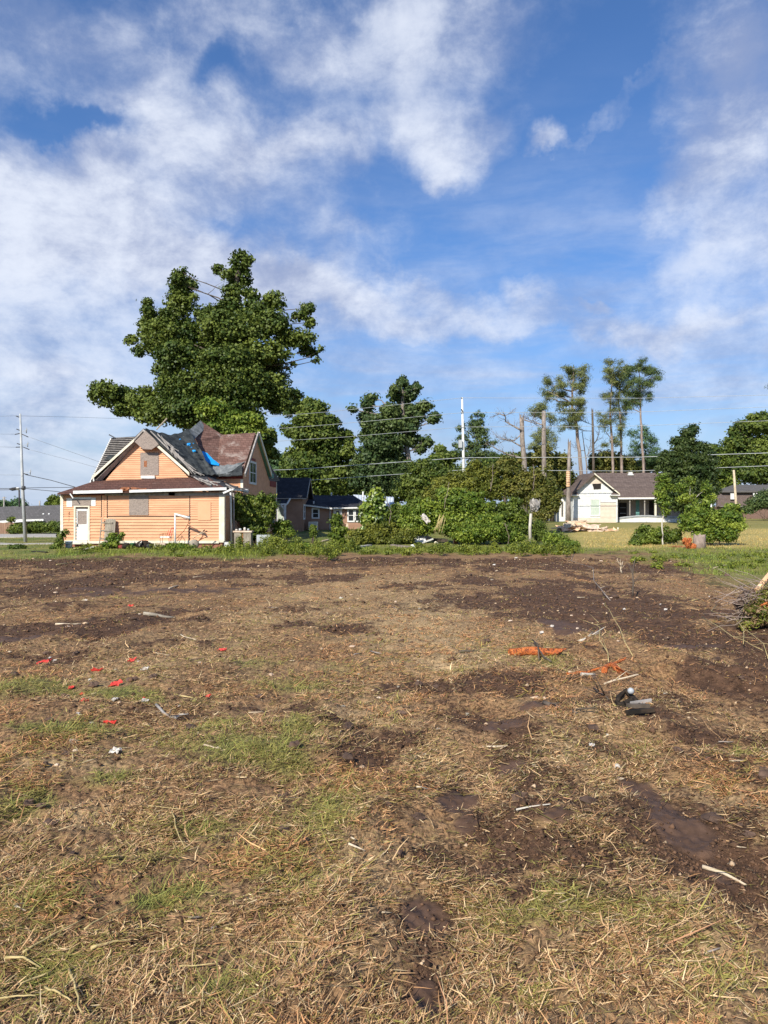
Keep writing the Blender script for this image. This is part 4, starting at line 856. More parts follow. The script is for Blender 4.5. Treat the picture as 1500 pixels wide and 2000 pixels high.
mb = MB(); mb.box(P(1172, 982, Yw - .05), P(1204, 980.8, Yw - .022)); mb.each('joint', 'grey_siding', HW)
mb = MB(); mb.box(P(1203.5, 1020, Yw - .06), P(1206, 967, Yw - .023)); mb.each('corner_board', 'white_paint', HW)
mb = MB(); mb.slab([P(1157, 945, Yw - .06), P(1160, 956, Yw - .06), P(1173.5, 955, Yw - .06), P(1174, 944, Yw - .06)], (0, .03, 0)); mb.build('hole', 'dark_gap', HW)
window(HW, (0, Yw, 0), XD, NF, X(1154, Yw), X(1170, Yw), Z(1006, Yw), Z(976, Yw), trim='white_paint', pane='curtain', fw=.13, top=.08)
window(HW, (0, Y2, 0), XD, NF, X(1097, Y2), X(1099, Y2), Z(1008, Y2), Z(980, Y2), trim='grey_siding', fw=.05, rail=False)
yo = Yw - .5; ybk = Yw + 4.6
mb = MB()
pkk = P(1161, 923, yo); e1 = P(1114, 966, yo); e2 = P(1211, 965, yo)
Yr2 = Yw + 6.5; zr_ = Z(923.5, Yr2)
mb.slab([e1, pkk, (pkk[0], Yr2, pkk[2]), (e1[0], Yr2, e1[2])], (0, 0, -.14)); mb.slab([pkk, e2, (e2[0], Yr2, e2[2]), (pkk[0], Yr2, pkk[2])], (0, 0, -.14))
mb.slab([P(1091, 967, Y2 - .4), P(1119, 967, Y2 - .4), P(1180, 923, Yr2), P(1137, 926, Yr2)], (0, 0, -.12))
Ye = Yw + 1.2
mb.slab([P(1204, 971.5, Ye), P(1420, 973, Ye), P(1350, 923.5, Yr2), P(1165, 923.5, Yr2)], (0, 0, -.12))
mb.slab([P(1350, 923.3, Yr2 + .02), P(1350, 973, Yr2 + 6), P(1091, 967, Yr2 + 6), P(1137, 925.6, Yr2 + .02)], (0, 0, -.12))
rfw = mb.build('roof', 'shingle_brown', HW)
mb = MB(); q = P(1231, 925, Yr2 - .5); mb.box((q[0] - .22, q[1] - .2, q[2] - .2), (q[0] + .22, q[1] + .2, q[2] + .18)); mb.box((q[0] - .34, q[1] - .3, q[2] - .22), (q[0] + .34, q[1] + .3, q[2] - .1)); mb.build('roof_vent', 'white_paint', rfw)
def rk(a, b_, mt, h, off): mb = MB(); mb.slab([P(*a, yo - off), P(*b_, yo - off), (P(*b_, yo - off)[0], yo - off, P(*b_, yo - off)[2] - h), (P(*a, yo - off)[0], yo - off, P(*a, yo - off)[2] - h)], (0, .04, 0)); mb.build('rake_board', mt, HW)
rk((1161, 923.5), (1211, 964), 'cream_paint', .17, .05); rk((1114, 966), (1161, 923.5), 'shingle_brown', .28, .05)
for (a, b_) in ((1115, 1131), (1193, 1211)):
    mb = MB(); mb.slab([P(a, 966, yo - .03), P(b_, 966, yo - .03), P(b_ - 4, 961, Yw - .03), P(a + 4, 961, Yw - .03)], (0, 0, -.05)); mb.build('eave_return', 'shingle_brown', HW)
    mb = MB(); mb.box(P(a, 968, yo - .04), (X(b_, yo), Yw - .03, Z(966.4, yo))); mb.each('eave_trim', 'white_paint', HW)
# porch
Yp2 = Yw + 4.2; mb = MB(); mb.box((xrr + .02, Yp2, gW), (X(1345, Yp2), Yp2 + .15, Z(970, Yp2))); mb.build('porch_wall', 'grey_siding', HW)
mb = MB(); mb.box((xrr + .02, Ye + .1, gW), (X(1345, Ye), Yp2 - .01, Z(1014, Yw))); mb.build('porch_floor', 'grey_wood', HW)
mb = MB(); mb.bar(P(1205, 973.5, Ye - .04), P(1290, 973, Ye - .04), .05, .2); mb.bar(P(1290, 973, Ye - .04), P(1352, 974, Ye - .04), .05, .2); mb.each('fascia', 'dirty_white', HW)
for a in (1230, 1259, 1280, 1310, 1345):
    mb = MB(); mb.bar(P(a, 975, Ye + .2), P(a, 1012, Ye + .2), .1 if a != 1280 else .2); mb.each('porch_post', 'grey_siding' if a != 1280 else 'cream_paint', HW)
mb = MB(); mb.box(P(1242, 1008, Yp2 - 1.2), P(1248.5, 977, Yp2 - 1.15)); mb.build('hanging_cloth', 'teal_cloth', HW)
mb = MB(); mb.box(P(1209, 1012, Yp2 - .06), P(1224, 982, Yp2 - .02)); dd = mb.build('screen_door', 'dark_gap', HW); 
mb = MB(); mb.box(P(1211, 1003, Yp2 - .08), P(1222, 1002, Yp2 - .062)); mb.box(P(1211, 992, Yp2 - .08), P(1222, 991.3, Yp2 - .062)); mb.build('bar', 'metal_grey', dd)
mb = MB(); mb.box(P(1268, 1010, Yp2 - .06), P(1279, 978, Yp2 - .02)); mb.build('doorway', 'dark_gap', HW)
mb = MB()   # bowed white skirting of the porch
top = [(1204, 1012), (1225, 1009.5), (1245, 1007.5), (1265, 1007), (1290, 1008.5), (1312, 1009.5), (1345, 1010)]
for (a, b_), (c_, d_) in zip(top, top[1:]): mb.slab([P(a, 1020, Ye - .1), P(c_, 1020, Ye - .1), P(c_, d_ + 3, Ye - .1), P(a, b_ + 3, Ye - .1)], (0, .08, 0))
mb.build('porch_skirt', 'white_paint', HW)
mb = MB(); mb.tube([P(a, b_, Ye - .15) for a, b_ in top], .06, 6); mb.tube([P(a, b_ + 1.8, Ye - .15) for a, b_ in top], .04, 6); mb.build('sagging_rail', 'metal_grey', HW)

# ================================================================ brick building far right
Yk2 = 112.; gK = float(zbase(Yk2))
HK = thing('brick_building', 'brown brick and shingle clad building with hip roof behind the dark bush', 'building', (X(1450, Yk2), Yk2, gK))
mb = MB(); mb.box((X(1401, Yk2), Yk2, gK), (X(1640, Yk2), Yk2 + 12, Z(990, Yk2))); mb.build('wall', 'brick', HK)
mb = MB(); mb.slab([P(1401, 989, Yk2 - .5), P(1640, 989, Yk2 - .5), P(1640, 959, Yk2 + .2), P(1404, 959, Yk2 + .2)], (0, .3, 0)); mb.build('shingle_band', 'shingle_brown', HK)
roofs(HK, [[(1398, 958.5, Yk2 - .5), (1640, 958.5, Yk2 - .5), (1640, 946, Yk2 + 6), (1432, 947, Yk2 + 6)], [(1398, 958.5, Yk2 - .4), (1432, 946.9, Yk2 + 6.02), (1398, 958.5, Yk2 + 12)]], 'shingle_grey', .25)
window(HK, (0, Yk2 - .45, 0), XD, NF, X(1425, Yk2), X(1431, Yk2), Z(974, Yk2), Z(965, Yk2), fw=.1, rail=False, pane='white_paint'); window(HK, (0, Yk2 - .45, 0), XD, NF, X(1469, Yk2), X(1474.5, Yk2), Z(972, Yk2), Z(964.5, Yk2), fw=.1, rail=False, pane='white_paint')

# ================================================================ far left neighbourhood
Yl = 78.; gL_ = float(zbase(Yl))
HL = thing('neighbour_house', 'low brown house with long grey hip roof beyond the left street', 'house', (X(50, Yl), Yl, gL_))
mb = MB(); mb.box((X(-90, Yl), Yl, gL_), (X(140, Yl), Yl + 9, Z(1016, Yl))); mb.build('wall', 'brick', HL)
rl = roofs(HL, [[(-90, 1018, Yl - .5), (150, 1018, Yl - .5), (122, 986, Yl + 5), (-40, 991, Yl + 5)], [(150, 1018, Yl - .5), (122, 985.9, Yl + 5.02), (150, 1018, Yl + 10)]], 'shingle_grey', .12)
for (a, b_) in ((24, 1007), (85, 1005), (96, 1005)):
    mb = MB(); Yq = Yl + 1.8; mb.tube([P(a, b_ + 2, Yq), P(a, b_ - 2.4, Yq)], .1, 8); mb.each('vent_pipe', 'white_paint', rl)
mb = MB(); mb.bar(P(-60, 1025, Yl - .7), P(45, 1016.5, Yl - .7), .06, .3); mb.bar(P(45, 1016.5, Yl - .7), P(85, 1015.5, Yl - .7), .06, .2); mb.each('fascia', 'white_paint', HL)
Yf = Yg(1043) ; gF = float(zbase(Yf))
FN = thing('wood_fence', 'tall brown board fence at the far left below the grey roofed house', 'fence', (X(10, Yf), Yf, gF))
mb = MB(); a = X(-160, Yf); i = 0
while a < X(26, Yf): mb.box((a, Yf, gF - .1), (a + .13, Yf + .025, Z(1020.5 + .6 * math.sin(i * 7.1), Yf))); a += .145; i += 1
mb.build('boards', 'fence_wood', FN)
mb = MB()
for zz_ in (1038, 1025): mb.bar(P(-160, zz_, Yf + .06), P(26, zz_, Yf + .06), .06, .09)
mb.build('rail', 'plank_wood', FN)
# pavement strips
mb = MB(); y1_, y2_ = Yg(1064), Yg(1060)
for k in range(30):
    xa_ = X(-400, y1_) + k * 1.6; yc = y1_ + (k * .04); mb.slab([(xa_, yc, float(zg(xa_, yc)) + .03), (xa_ + 1.57, yc, float(zg(xa_ + 1.57, yc)) + .03), (xa_ + 1.57, yc + 1.4, float(zg(xa_ + 1.57, yc + 1.4)) + .03), (xa_, yc + 1.4, float(zg(xa_, yc + 1.4)) + .03)], (0, 0, -.1))
    if xa_ > X(118, y1_): break
tag(mb.build('pavement', 'concrete', None), kind='structure')
y1_ = Yg(1050); mb = MB()
mb.slab([(-120, y1_, float(zbase(y1_)) + .05), (X(110, y1_), y1_, float(zbase(y1_)) + .05), (X(110, y1_ + 6), y1_ + 6, float(zbase(y1_)) + .05), (-120, y1_ + 6, float(zbase(y1_)) + .05)], (0, 0, -.2)); tag(mb.build('road', 'concrete', None), kind='structure')
# ---------------------------------------------------------------- trees and shrubs
GRN = {'dark': ((.042,.075,.014), (.175,.215,.04)), 'mid': ((.055,.09,.014), (.17,.215,.03)), 'light': ((.07,.125,.016), (.27,.325,.045)), 'yellow': ((.08,.10,.016), (.25,.25,.04)),
       'pine': ((.08,.10,.03), (.22,.24,.075)), 'cedar': ((.045,.08,.026), (.13,.17,.05)), 'olive': ((.07,.09,.018), (.23,.21,.045)), 'pale': ((.30,.36,.12), (.55,.60,.35)), 'magnolia': ((.025,.05,.014), (.085,.115,.03)), 'blue': ((.05,.10,.04), (.11,.18,.07))}
def leafmesh(C, N, S, asp, pal, mix=None, kinds=1):
    n = len(C); r_ = rng.normal(0, 1, (n, 3)); t_ = np.cross(N, r_); t_ /= np.linalg.norm(t_, axis=1)[:, None] + 1e-9
    b_ = np.cross(N, t_); b_ /= np.linalg.norm(b_, axis=1)[:, None] + 1e-9
    S = S[:, None]; V = np.stack([C - t_ * S, C - b_ * S * asp - t_ * S * .1, C + t_ * S, C + b_ * S * asp - t_ * S * .1], 1).reshape(-1, 3)
    lo, hi = np.array(pal[0]), np.array(pal[1]); u = rng.random((n, 1)) if mix is None else np.clip(mix[:, None] + rng.normal(0, .18, (n, 1)), 0, 1)
    return V, lo + (hi - lo) * u
def crown_pts(blobs, Y, n, leaf, clump=.3, depth=1., style='broad', dy=None):
    if style == 'needle' and clump > .36:        # pines: break each pad into small ragged sprays
        q_ = random.Random(int(blobs[0][0] * 7 + blobs[0][1])); blobs = [(b[0] + q_.uniform(-1, 1) * b[2] * .8, b[1] + q_.uniform(-1.25, 1.25) * b[3], max(3, b[2] * q_.uniform(.28, .5)), max(2.5, b[3] * q_.uniform(.4, .8)), q_.uniform(-1.5, 1.5)) for b in blobs for _ in range(4)]
    Cs, Ns, Ts = [], [], []; tot = sum(b[2] * b[3] for b in blobs)
    for bi, b in enumerate(blobs):
        px, py, rx, ry = b[:4]; yo_ = b[4] if len(b) > 4 else 0
        Yb_ = Y + yo_ + (dy if dy is not None else 0) * math.sin(bi * 2.4); c = np.array(P(px, py, Yb_)); rx_, rz_ = rx * Yb_ / F * 1.06, ry * Yb_ / F * 1.08; ryy = depth * (rx_ + rz_) / 2
        nd_ = style == 'needle'; k = max(60, int(n * rx * ry / tot * (.36 if nd_ else 1)))
        rc = max(min(rx_, rz_) * clump * .8, leaf * (1.5 if nd_ else 2.0)); A_ = (rx_ * rz_ + rx_ * ryy + rz_ * ryy) / 3
        ncl = int(np.clip(3.6 * A_ / rc ** 2 * (.55 if nd_ else .5), 6, 500))
        u = rng.normal(0, 1, (ncl, 3)); u /= np.linalg.norm(u, axis=1)[:, None]; rr_ = rng.uniform(.05, 1.0, (ncl, 1)) ** .45
        wob = 1 + .22 * np.sin(u[:, :1] * 5 + bi) * np.sin(u[:, 2:] * 6 + bi * 2)
        cc = c + u * rr_ * wob * np.array([rx_, ryy, rz_]) * (.80 if not nd_ else .9)
        sz = rng.uniform(.45, 1.45, ncl); w = sz ** 2 / (sz ** 2).sum(); pick_ = rng.choice(ncl, k, p=w)
        hl = (cc[:, 2] - c[2]) / (rz_ + 1e-6); tint_c = np.clip(rng.uniform(-.05, .85, ncl) + .25 * math.sin(bi * 3.7), 0, 1)
        v = rng.normal(0, 1, (k, 3)) * (.62 if not nd_ else .7)
        C = cc[pick_] + v * rc * sz[pick_][:, None] * np.array([1, 1, .72 if not nd_ else .65])
        if not nd_:
            m_ = rng.random(k) < .22; q = rng.normal(0, 1, (k, 3)); q /= np.linalg.norm(q, axis=1)[:, None]; q *= rng.random((k, 1)) ** .4
            C[m_] = (c + q * np.array([rx_, ryy, rz_]))[m_]
        Nn = v / (np.linalg.norm(v, axis=1)[:, None] + 1e-6) * .6 + (C - c) / np.array([rx_, ryy, rz_]) * .5 + np.array([0, 0, .35]) + rng.normal(0, .5, (k, 3)); Nn /= np.linalg.norm(Nn, axis=1)[:, None]
        Cs.append(C); Ns.append(Nn); Ts.append(tint_c[pick_])
    return np.vstack(Cs), np.vstack(Ns), np.concatenate(Ts)
def foliage(parent, name, blobs, Y, n, leaf, pal='mid', clump=.3, depth=1., style='broad', asp=.55, dy=0, label=None, extra=None, sprig=0):
    if sprig:
        q_ = random.Random(int(blobs[0][0])); blobs = list(blobs) + [(b[0] + q_.uniform(-.95, 1) * b[2], b[1] - b[3] * q_.uniform(.55, 1.12), max(1.6, b[2] * q_.uniform(.05, .12)), max(3., b[3] * q_.uniform(.2, .42)), q_.uniform(-.5, .5)) for b in blobs for _ in range(sprig)]
    C, N, T = crown_pts(blobs, Y, n, leaf, clump, depth, style, dy)
    gz_ = zg(C[:, 0], C[:, 1]); C[:, 2] = np.maximum(C[:, 2], gz_ + .03 + rng.random(len(C)) * .1)
    S = leaf * rng.uniform(.6, 1.3, len(C)); V, col = leafmesh(C, N, S, asp, GRN[pal], T)
    if extra: e = rng.random(len(C)) < extra[1]; col[e] = np.array(extra[0]) * rng.uniform(.8, 1.2, (e.sum(), 1))
    me = npmesh(name, V, np.arange(len(V)), np.full(len(C), 4), col)
    o = link(name, me, 'needle' if style == 'needle' else 'leaf', parent)
    if label: o['label'] = label
    return o
def wiggle(a, b, k, amp):
    a, b = Vector(a), Vector(b); L = (b - a).length; out = [a]
    for i in range(1, k): f = i / k; out.append(a.lerp(b, f) + Vector((random.gauss(0, 1), random.gauss(0, 1), random.gauss(0, .5))) * amp * L)
    return out + [b]
def tree(name, label, cat, Y, blobs, n, leaf, pal='mid', trunk=None, r0=.3, bark='bark_dark', group=None, limbs=True, grounded=True, clump=.3, depth=1., style='broad', asp=.55, dy=0, limb_r=.35, extra=None, taper=.45, limb_from=.25, bare=0):
    tr = [P(px, py, Y) for (px, py) in trunk]; base = tr[0]
    if grounded: base = (base[0], base[1], float(zg(base[0], base[1])) - .05); tr[0] = base
    root = thing(name, label, cat, base, group)
    mb = MB(); k = len(tr); seg = []
    for i in range(k - 1):
        w = wiggle(tr[i], tr[i + 1], 4, .012); seg += w if i == 0 else w[1:]
    taper = .15 if style == 'needle' else taper; m_ = len(seg); rad_ = [r0 * (1 - (1 - taper) * i / (m_ - 1)) * (1.35 if i == 0 else 1) for i in range(m_)]
    mb.tube(seg, rad_, 9)
    if limbs:
        for b in blobs:
            c = Vector(P(b[0], b[1], Y + (b[4] if len(b) > 4 else 0)))
            cand = [(i, s_) for i, s_ in enumerate(seg) if i >= m_ * limb_from]
            below = [q for q in cand if q[1].z < c.z - .1 * (c - q[1]).length] or cand[:1]
            i, st = min(below, key=lambda q: (q[1] - c).length + abs(q[1].z - (c.z - (c - q[1]).length * .55)) * .5)
            if (st - c).length < .3: continue
            w = wiggle(st, c, 4, .05); rr_ = min(rad_[i] * .6, .02 + (c - st).length * .028) * (limb_r / .35)
            mb.tube(w, [rr_ * (1 - .75 * j / 4) for j in range(5)], 6)
            for _ in range(bare or 2):
                j = random.choice([2, 3]); p_ = w[j]; rx_ = b[2] * Y / F; q_ = p_ + Vector((random.uniform(-1, 1) * rx_, random.uniform(-.6, .6) * rx_, random.uniform(.0, .8) * rx_))
                mb.tube(wiggle(p_, q_, 3, .06), [rr_ * .4, rr_ * .3, rr_ * .2, rr_ * .08], 5)
    mb.build('trunk', bark, root)
    if blobs: foliage(root, 'crown', blobs, Y, n, leaf, pal, clump, depth, style, asp, dy, extra=extra)
    return root
def shrub(name, label, Y, blobs, n, leaf, pal='mid', group=None, cat='shrub', clump=.3, asp=.55, depth=.8, dy=0, extra=None, stems=6, style='broad'):
    cx = sum(b[0] * b[2] for b in blobs) / sum(b[2] for b in blobs); x_ = X(cx, Y); base = (x_, Y, float(zg(x_, Y)))
    root = thing(name, label, cat, base, group); mb = MB()
    for i in range(stems):
        b = blobs[i % len(blobs)]; a = (x_ + random.uniform(-.25, .25) * b[2] * Y / F * 2, Y + random.uniform(-.2, .2), base[2] - .05); c = P(b[0] + random.uniform(-.4, .4) * b[2], b[1], Y)
        mb.tube(wiggle(a, c, 3, .05), [.03, .024, .016, .008], 5)
    mb.build('stem', 'bark_dark', root); foliage(root, 'foliage', blobs, Y, int(n * .8), leaf, pal, clump, depth, style, asp, dy, extra=extra, sprig=5 if n > 7000 and cat == 'shrub' and 'yew' not in name else 0)
    return root

# the great tree behind the peach house
BIG = [(470,508,24,20),(428,527,13,10),(444,534,10,8),(468,540,26,22),(460,568,28,18),(493,575,18,12),(357,556,32,24),(346,540,12,14),(358,532,4,8),(353,592,36,28),(288,600,14,20),(296,628,22,18),(256,663,12,10),(270,686,9,10),
 (317,660,50,36,-1),(350,693,50,30,-1.5),(320,718,24,18),(413,617,36,24),(447,603,30,20),(460,645,72,40,-1.5),(497,607,32,24),(537,588,23,22),(527,633,46,30,-1),(603,602,15,12),(586,617,14,12),(606,630,10,12),
 (577,660,44,20),(603,686,20,12),(627,682,4,5),(571,709,5,4),(615,705,6,4),(510,687,55,26,-1),(527,710,38,20),(427,743,80,36,-2.5),(480,738,46,32,-2.5),(347,750,46,30,-2),(205,768,32,28),(243,778,28,24),(283,782,38,27,-1),(240,800,26,13),(262,806,24,12),
 (307,808,46,24,-1.5),(365,795,56,38,-2.5),(527,762,42,36,-1),(545,785,26,18),(577,775,12,20),(540,800,16,10),(460,777,66,32,-2.5),(390,820,56,24,-2),(470,815,50,24,-1.5),(300,640,30,30),(400,676,42,28,1.5),(420,710,60,30,1.5),(430,770,90,40,2),(350,770,60,34,2),(520,740,50,40,2),(372,640,26,24),(330,625,24,22),(452,590,22,18),(352,650,40,26),(430,660,44,30),(452,640,46,30,-2),(440,700,60,28,-2.4)]
tree('sycamore_tree', 'huge dark green broadleaf tree towering over the peach house', 'tree', 62, BIG, 190000, .125, 'dark', [(425,1000),(422,880),(430,800),(440,700),(455,600),(466,530)], .42, 'bark_dark', clump=.26, dy=.6, asp=.75, depth=.75, limb_r=.16, bare=1)
tree('maple_tree', 'bright green tree just behind the broken roof of the peach house', 'tree', 57, [(415,800,34,22),(455,825,40,22),(487,822,34,16),(430,840,50,22),(395,850,30,18),(495,850,26,18),(415,788,14,10),(470,845,40,18)], 26000, .13, 'light', [(450,1000),(450,900),(445,830)], .2, clump=.3, asp=.7)
tree('young_tree', 'loose leafy tree rising beside the right gable of the peach house', 'tree', 60, [(515,850,16,10),(527,862,14,12),(522,880,18,8),(514,872,14,10),(530,845,8,6),(533,890,10,6),(510,835,10,6)], 7000, .13, 'mid', [(520,1010),(518,930),(518,860)], .12, clump=.35, asp=.7)
tree('oak_tree', 'dark dense tree left of the two behind the black roofed bungalow', 'tree', 95, [(614,795,30,16),(582,800,16,10),(609,822,36,22),(566,842,16,13),(598,850,36,24),(630,855,40,24),(672,855,20,18),(680,880,12,16),(650,885,42,26),(590,890,36,24),(600,918,52,34),(662,928,42,30),(616,945,60,26),(570,905,20,20),(600,785,10,8),(640,830,24,18),(576,790,14,12),(562,800,10,10)], 60000, .22, 'dark', [(615,1030),(615,930),(612,820)], .4, clump=.24, dy=1, asp=.6)
tree('oak_tree', 'tall dark ragged tree right of the two behind the bungalow', 'tree', 95, [(786,744,10,12),(814,757,8,12),(768,762,8,12),(786,772,30,16),(829,794,20,9),(849,812,9,10),(806,806,33,18),(763,801,22,15),(718,791,12,12),(723,777,11,6),(690,800,7,7),(718,819,20,16),(748,832,42,22),(794,832,28,16),(718,852,16,13),(748,865,42,26),(799,860,28,14),(834,862,11,9),(724,892,34,22),(761,892,38,28),(748,928,56,32),(786,930,38,32),(820,875,10,8),(700,905,16,14),(740,960,50,20),(690,935,14,20),(846,822,8,6)], 70000, .22, 'cedar', [(806,1000),(806,940),(796,882),(786,800),(786,760)], .42, 'bark_grey', clump=.24, dy=1, asp=.6)
tree('distant_tree', 'pale green tree far off between the peach house and the dark oaks', 'tree', 125, [(545,898,22,14),(540,915,25,14),(560,910,16,14),(528,905,12,12)], 9000, .25, 'blue', [(545,990),(545,900)], .3)
tree('small_tree', 'small pointed tree left of the white utility pole', 'tree', 92, [(859,878,11,9),(867,893,28,11),(884,890,9,8),(845,905,18,10),(855,920,32,18)], 14000, .2, 'dark', [(862,1000),(860,880)], .2)
tree('tall_hedge_tree', 'olive green thicket tree under the wires left of the utility pole', 'tree', 75, [(829,912,34,16),(844,928,40,20),(805,945,38,20),(850,950,40,20),(815,965,30,18),(786,958,26,14)], 22000, .16, 'dark', [(830,1010),(830,930)], .2, bark='bark_dark')
tree('cedar_tree', 'dark cedar standing right behind the white utility pole', 'tree', 104, [(933,818,14,16),(922,834,18,10),(935,845,26,14),(900,837,8,7),(940,866,32,14),(893,872,12,7),(918,888,28,14),(945,892,26,14),(905,855,12,8)], 22000, .2, 'cedar', [(932,1000),(932,900),(933,812)], .25, style='needle', asp=.3)
# broken and dead trunks
def snag(name, label, Y, trunk, r0, r1, branches, bark='bark_grey', cat='dead tree', ground=True, twigs=True, group=None, twl=1.):
    tr = [Vector(P(px, py, Y)) for px, py in trunk]
    if ground: tr[0].z = float(zg(tr[0].x, Y)) - .05
    root = thing(name, label, cat, tuple(tr[0]), group); mb = MB(); n = len(tr); mb.tube(tr, [r0 + (r1 - r0) * i / (n - 1) for i in range(n)], 10, jag=.35); mb.build('trunk', bark, root)
    for br in branches:
        mb = MB(); r_ = br[0]; pts = [Vector(P(px, py, Y + .5 * math.sin(px))) for px, py in br[1]]
        sp_ = [pts[0]]
        for a, b in zip(pts, pts[1:]): sp_ += wiggle(a, b, 3, .03)[1:]
        mb.tube(sp_, [r_ * (1 - .8 * i / (len(sp_) - 1)) for i in range(len(sp_))], 6)
        if twigs:
            def tw_(p, d, L, r, dep):
                q = p + d * L; mb.tube(wiggle(p, q, 2, .07), [r, r * .7, r * .35], 4)
                if dep:
                    for _ in range(2): tw_(p.lerp(q, random.uniform(.4, 1)), (d + Vector((random.gauss(0, .5), random.gauss(0, .4), random.gauss(.1, .45)))).normalized(), L * .65, r * .5, dep - 1)
            for i in range(2, len(sp_)):
                for _ in range(2): d = (sp_[i] - sp_[i - 1]).normalized(); tw_(sp_[i], (d + Vector((random.gauss(0, .5), random.gauss(0, .4), random.gauss(.25, .45)))).normalized(), random.uniform(.5, 1.1) * twl, max(.03, r_ * .25), 2)
        mb.build('branch', bark, root)
    return root
snag('dead_tree', 'broken dead tree with bare twisted limbs reaching left, right of the utility pole', 88, [(1027,1000),(1024,900),(1020,860),(1019,818)], .34, .26, [(.12, [(1017,840),(1003,832),(988,824),(986,812),(1000,806)]), (.1, [(986,812),(975,808),(968,812)]), (.09, [(1018,848),(1005,860),(985,858),(970,852)]), (.1, [(1018,872),(1000,862),(980,858)]), (.13, [(1020,895),(1000,890),(975,880),(955,870)]), (.08, [(1024,820),(1042,826),(1052,832)])], twl=.8)
tree('pine_tree', 'shorter pine with grey green crown between the two broken trunks', 'pine', 97, [(1053,792,22,11),(1042,806,14,8),(1066,812,20,11),(1080,820,10,8),(1063,847,22,14),(1076,862,14,14),(1048,858,12,8),(1040,870,12,8)], 15000, .26, 'pine', [(1066,1000),(1064,900),(1062,790)], .2, 'bark_pine', style='needle', asp=.1, clump=.34)
snag('dead_tree', 'tall grey limbless trunk right of the dead tree behind the shrubs', 86, [(1064,1010),(1063,930),(1062,870),(1062,812)], .30, .24, [(.08, [(1060,830),(1045,824),(1030,818),(1025,818)])])
PEEL = snag('dead_tree', 'splintered trunk with an orange peeled patch in front of the white house', Yw - 3, [(1110,1021),(1110,980),(1111,920),(1112,868)], .30, .17, [], cat='dead tree')
mb = MB(); 
tp = PEEL; Yt = Yw - 3
for i in range(9): mb.tube([P(1109.6, 951 - i * 3.6, Yt - .12), P(1109.6, 947.6 - i * 3.6, Yt - .12)], .22, 9)
mb.build('peeled_patch', 'peeled_wood', tp)
snag('dead_tree', 'thin straight bare trunk with short broken branches left of the tall pines', 100, [(1160,1000),(1159,900),(1158,850),(1157,804)], .2, .13, [(.09, [(1158,870),(1166,858),(1170,846)]), (.05, [(1158,842),(1145,842),(1130,838)]), (.04, [(1158,830),(1146,826),(1136,820)])], bark='bark_dark')
snag('dead_tree', 'slim leaning bare tree with fine branches between broken stub and bare trunk', 102, [(1146,1000),(1146,910),(1142,880),(1138,850)], .1, .05, [(.05, [(1144,900),(1150,880),(1153,862)]), (.05, [(1142,880),(1130,880),(1125,872)]), (.05, [(1146,890),(1160,878),(1168,880)])], bark='bark_grey')
# tall pines
tree('pine_tree', 'tall forked pine leaning over the white house gable', 'pine', 100, [(1118,720,20,9),(1137,731,9,12),(1107,743,22,9),(1075,752,13,9),(1127,761,18,10),(1086,768,22,8),(1066,762,8,6),(1072,778,8,5),(1138,752,7,8),(1113,784,26,8),(1134,789,8,9),(1097,798,8,6),(1120,806,16,9),(1106,822,14,8),(1125,825,12,8),(1100,835,8,5),(1135,806,5,5)], 36000, .27, 'pine', [(1136,1000),(1135,923),(1127,838),(1117,790),(1120,740),(1120,716)], .32, 'bark_pine', style='needle', asp=.1, clump=.38, bare=4, limb_r=.5)
tree('pine_tree', 'leftmost of the three slender pines behind the white house roof', 'pine', 102, [(1198,716,17,9),(1186,728,10,9),(1205,735,12,10),(1192,745,12,8),(1190,766,12,9),(1188,780,9,6),(1180,815,14,9),(1194,826,12,7),(1178,838,9,5),(1196,860,14,7),(1184,869,8,5),(1200,800,9,6)], 18000, .26, 'pine', [(1198,1000),(1196,880),(1192,800),(1194,760),(1196,716)], .22, 'bark_pine', style='needle', asp=.1, clump=.38, bare=4)
tree('pine_tree', 'middle pine of three with thin double trunk behind the white house roof', 'pine', 104, [(1215,722,14,8),(1224,740,13,10),(1210,758,12,8),(1213,776,13,9),(1222,762,10,8),(1206,792,9,7),(1214,806,12,8),(1217,826,12,9),(1212,842,8,6),(1226,790,8,8),(1208,745,9,7)], 18000, .26, 'pine', [(1216,1000),(1214,900),(1213,850),(1208,780),(1216,722)], .24, 'bark_pine', style='needle', asp=.1, clump=.38, bare=4)
tree('pine_tree', 'tallest rightmost pine with dark spreading crown and long bare trunk', 'pine', 98, [(1246,708,16,8),(1262,717,16,8),(1238,718,14,8),(1268,732,16,8),(1282,733,9,6),(1236,740,18,9),(1252,748,18,8),(1262,758,13,8),(1236,760,14,7),(1244,775,18,7),(1262,772,9,6),(1230,785,14,7),(1243,790,12,6),(1225,792,8,4)], 26000, .26, 'cedar', [(1259,1000),(1257,923),(1253,850),(1251,790),(1249,740),(1247,712)], .22, 'bark_pine', style='needle', asp=.1, clump=.38, bare=4)
tree('pine_tree', 'short bushy blue green pine right of the tall pine trunk', 'pine', 118, [(1258,838,10,8),(1238,846,12,10),(1265,853,18,12),(1277,866,12,12),(1250,870,26,14),(1282,880,9,10),(1240,890,20,12),(1268,892,20,14)], 14000, .28, 'blue', [(1262,1000),(1260,900),(1260,840)], .2, style='needle', asp=.14, clump=.34)
tree('background_tree', 'yellowish round tree behind the white house ridge left of the pines', 'tree', 108, [(1187,895,34,14),(1170,905,22,14),(1210,905,30,14),(1230,915,24,12),(1190,915,40,14)], 14000, .22, 'olive', [(1190,1000),(1190,900)], .25)
tree('background_tree', 'dense yellow green tree behind the tall limbless trunk', 'tree', 92, [(1087,903,30,20),(1075,925,34,22),(1040,898,26,12),(1100,935,22,24),(1060,880,16,10)], 20000, .2, 'olive', [(1078,1000),(1078,900)], .25)
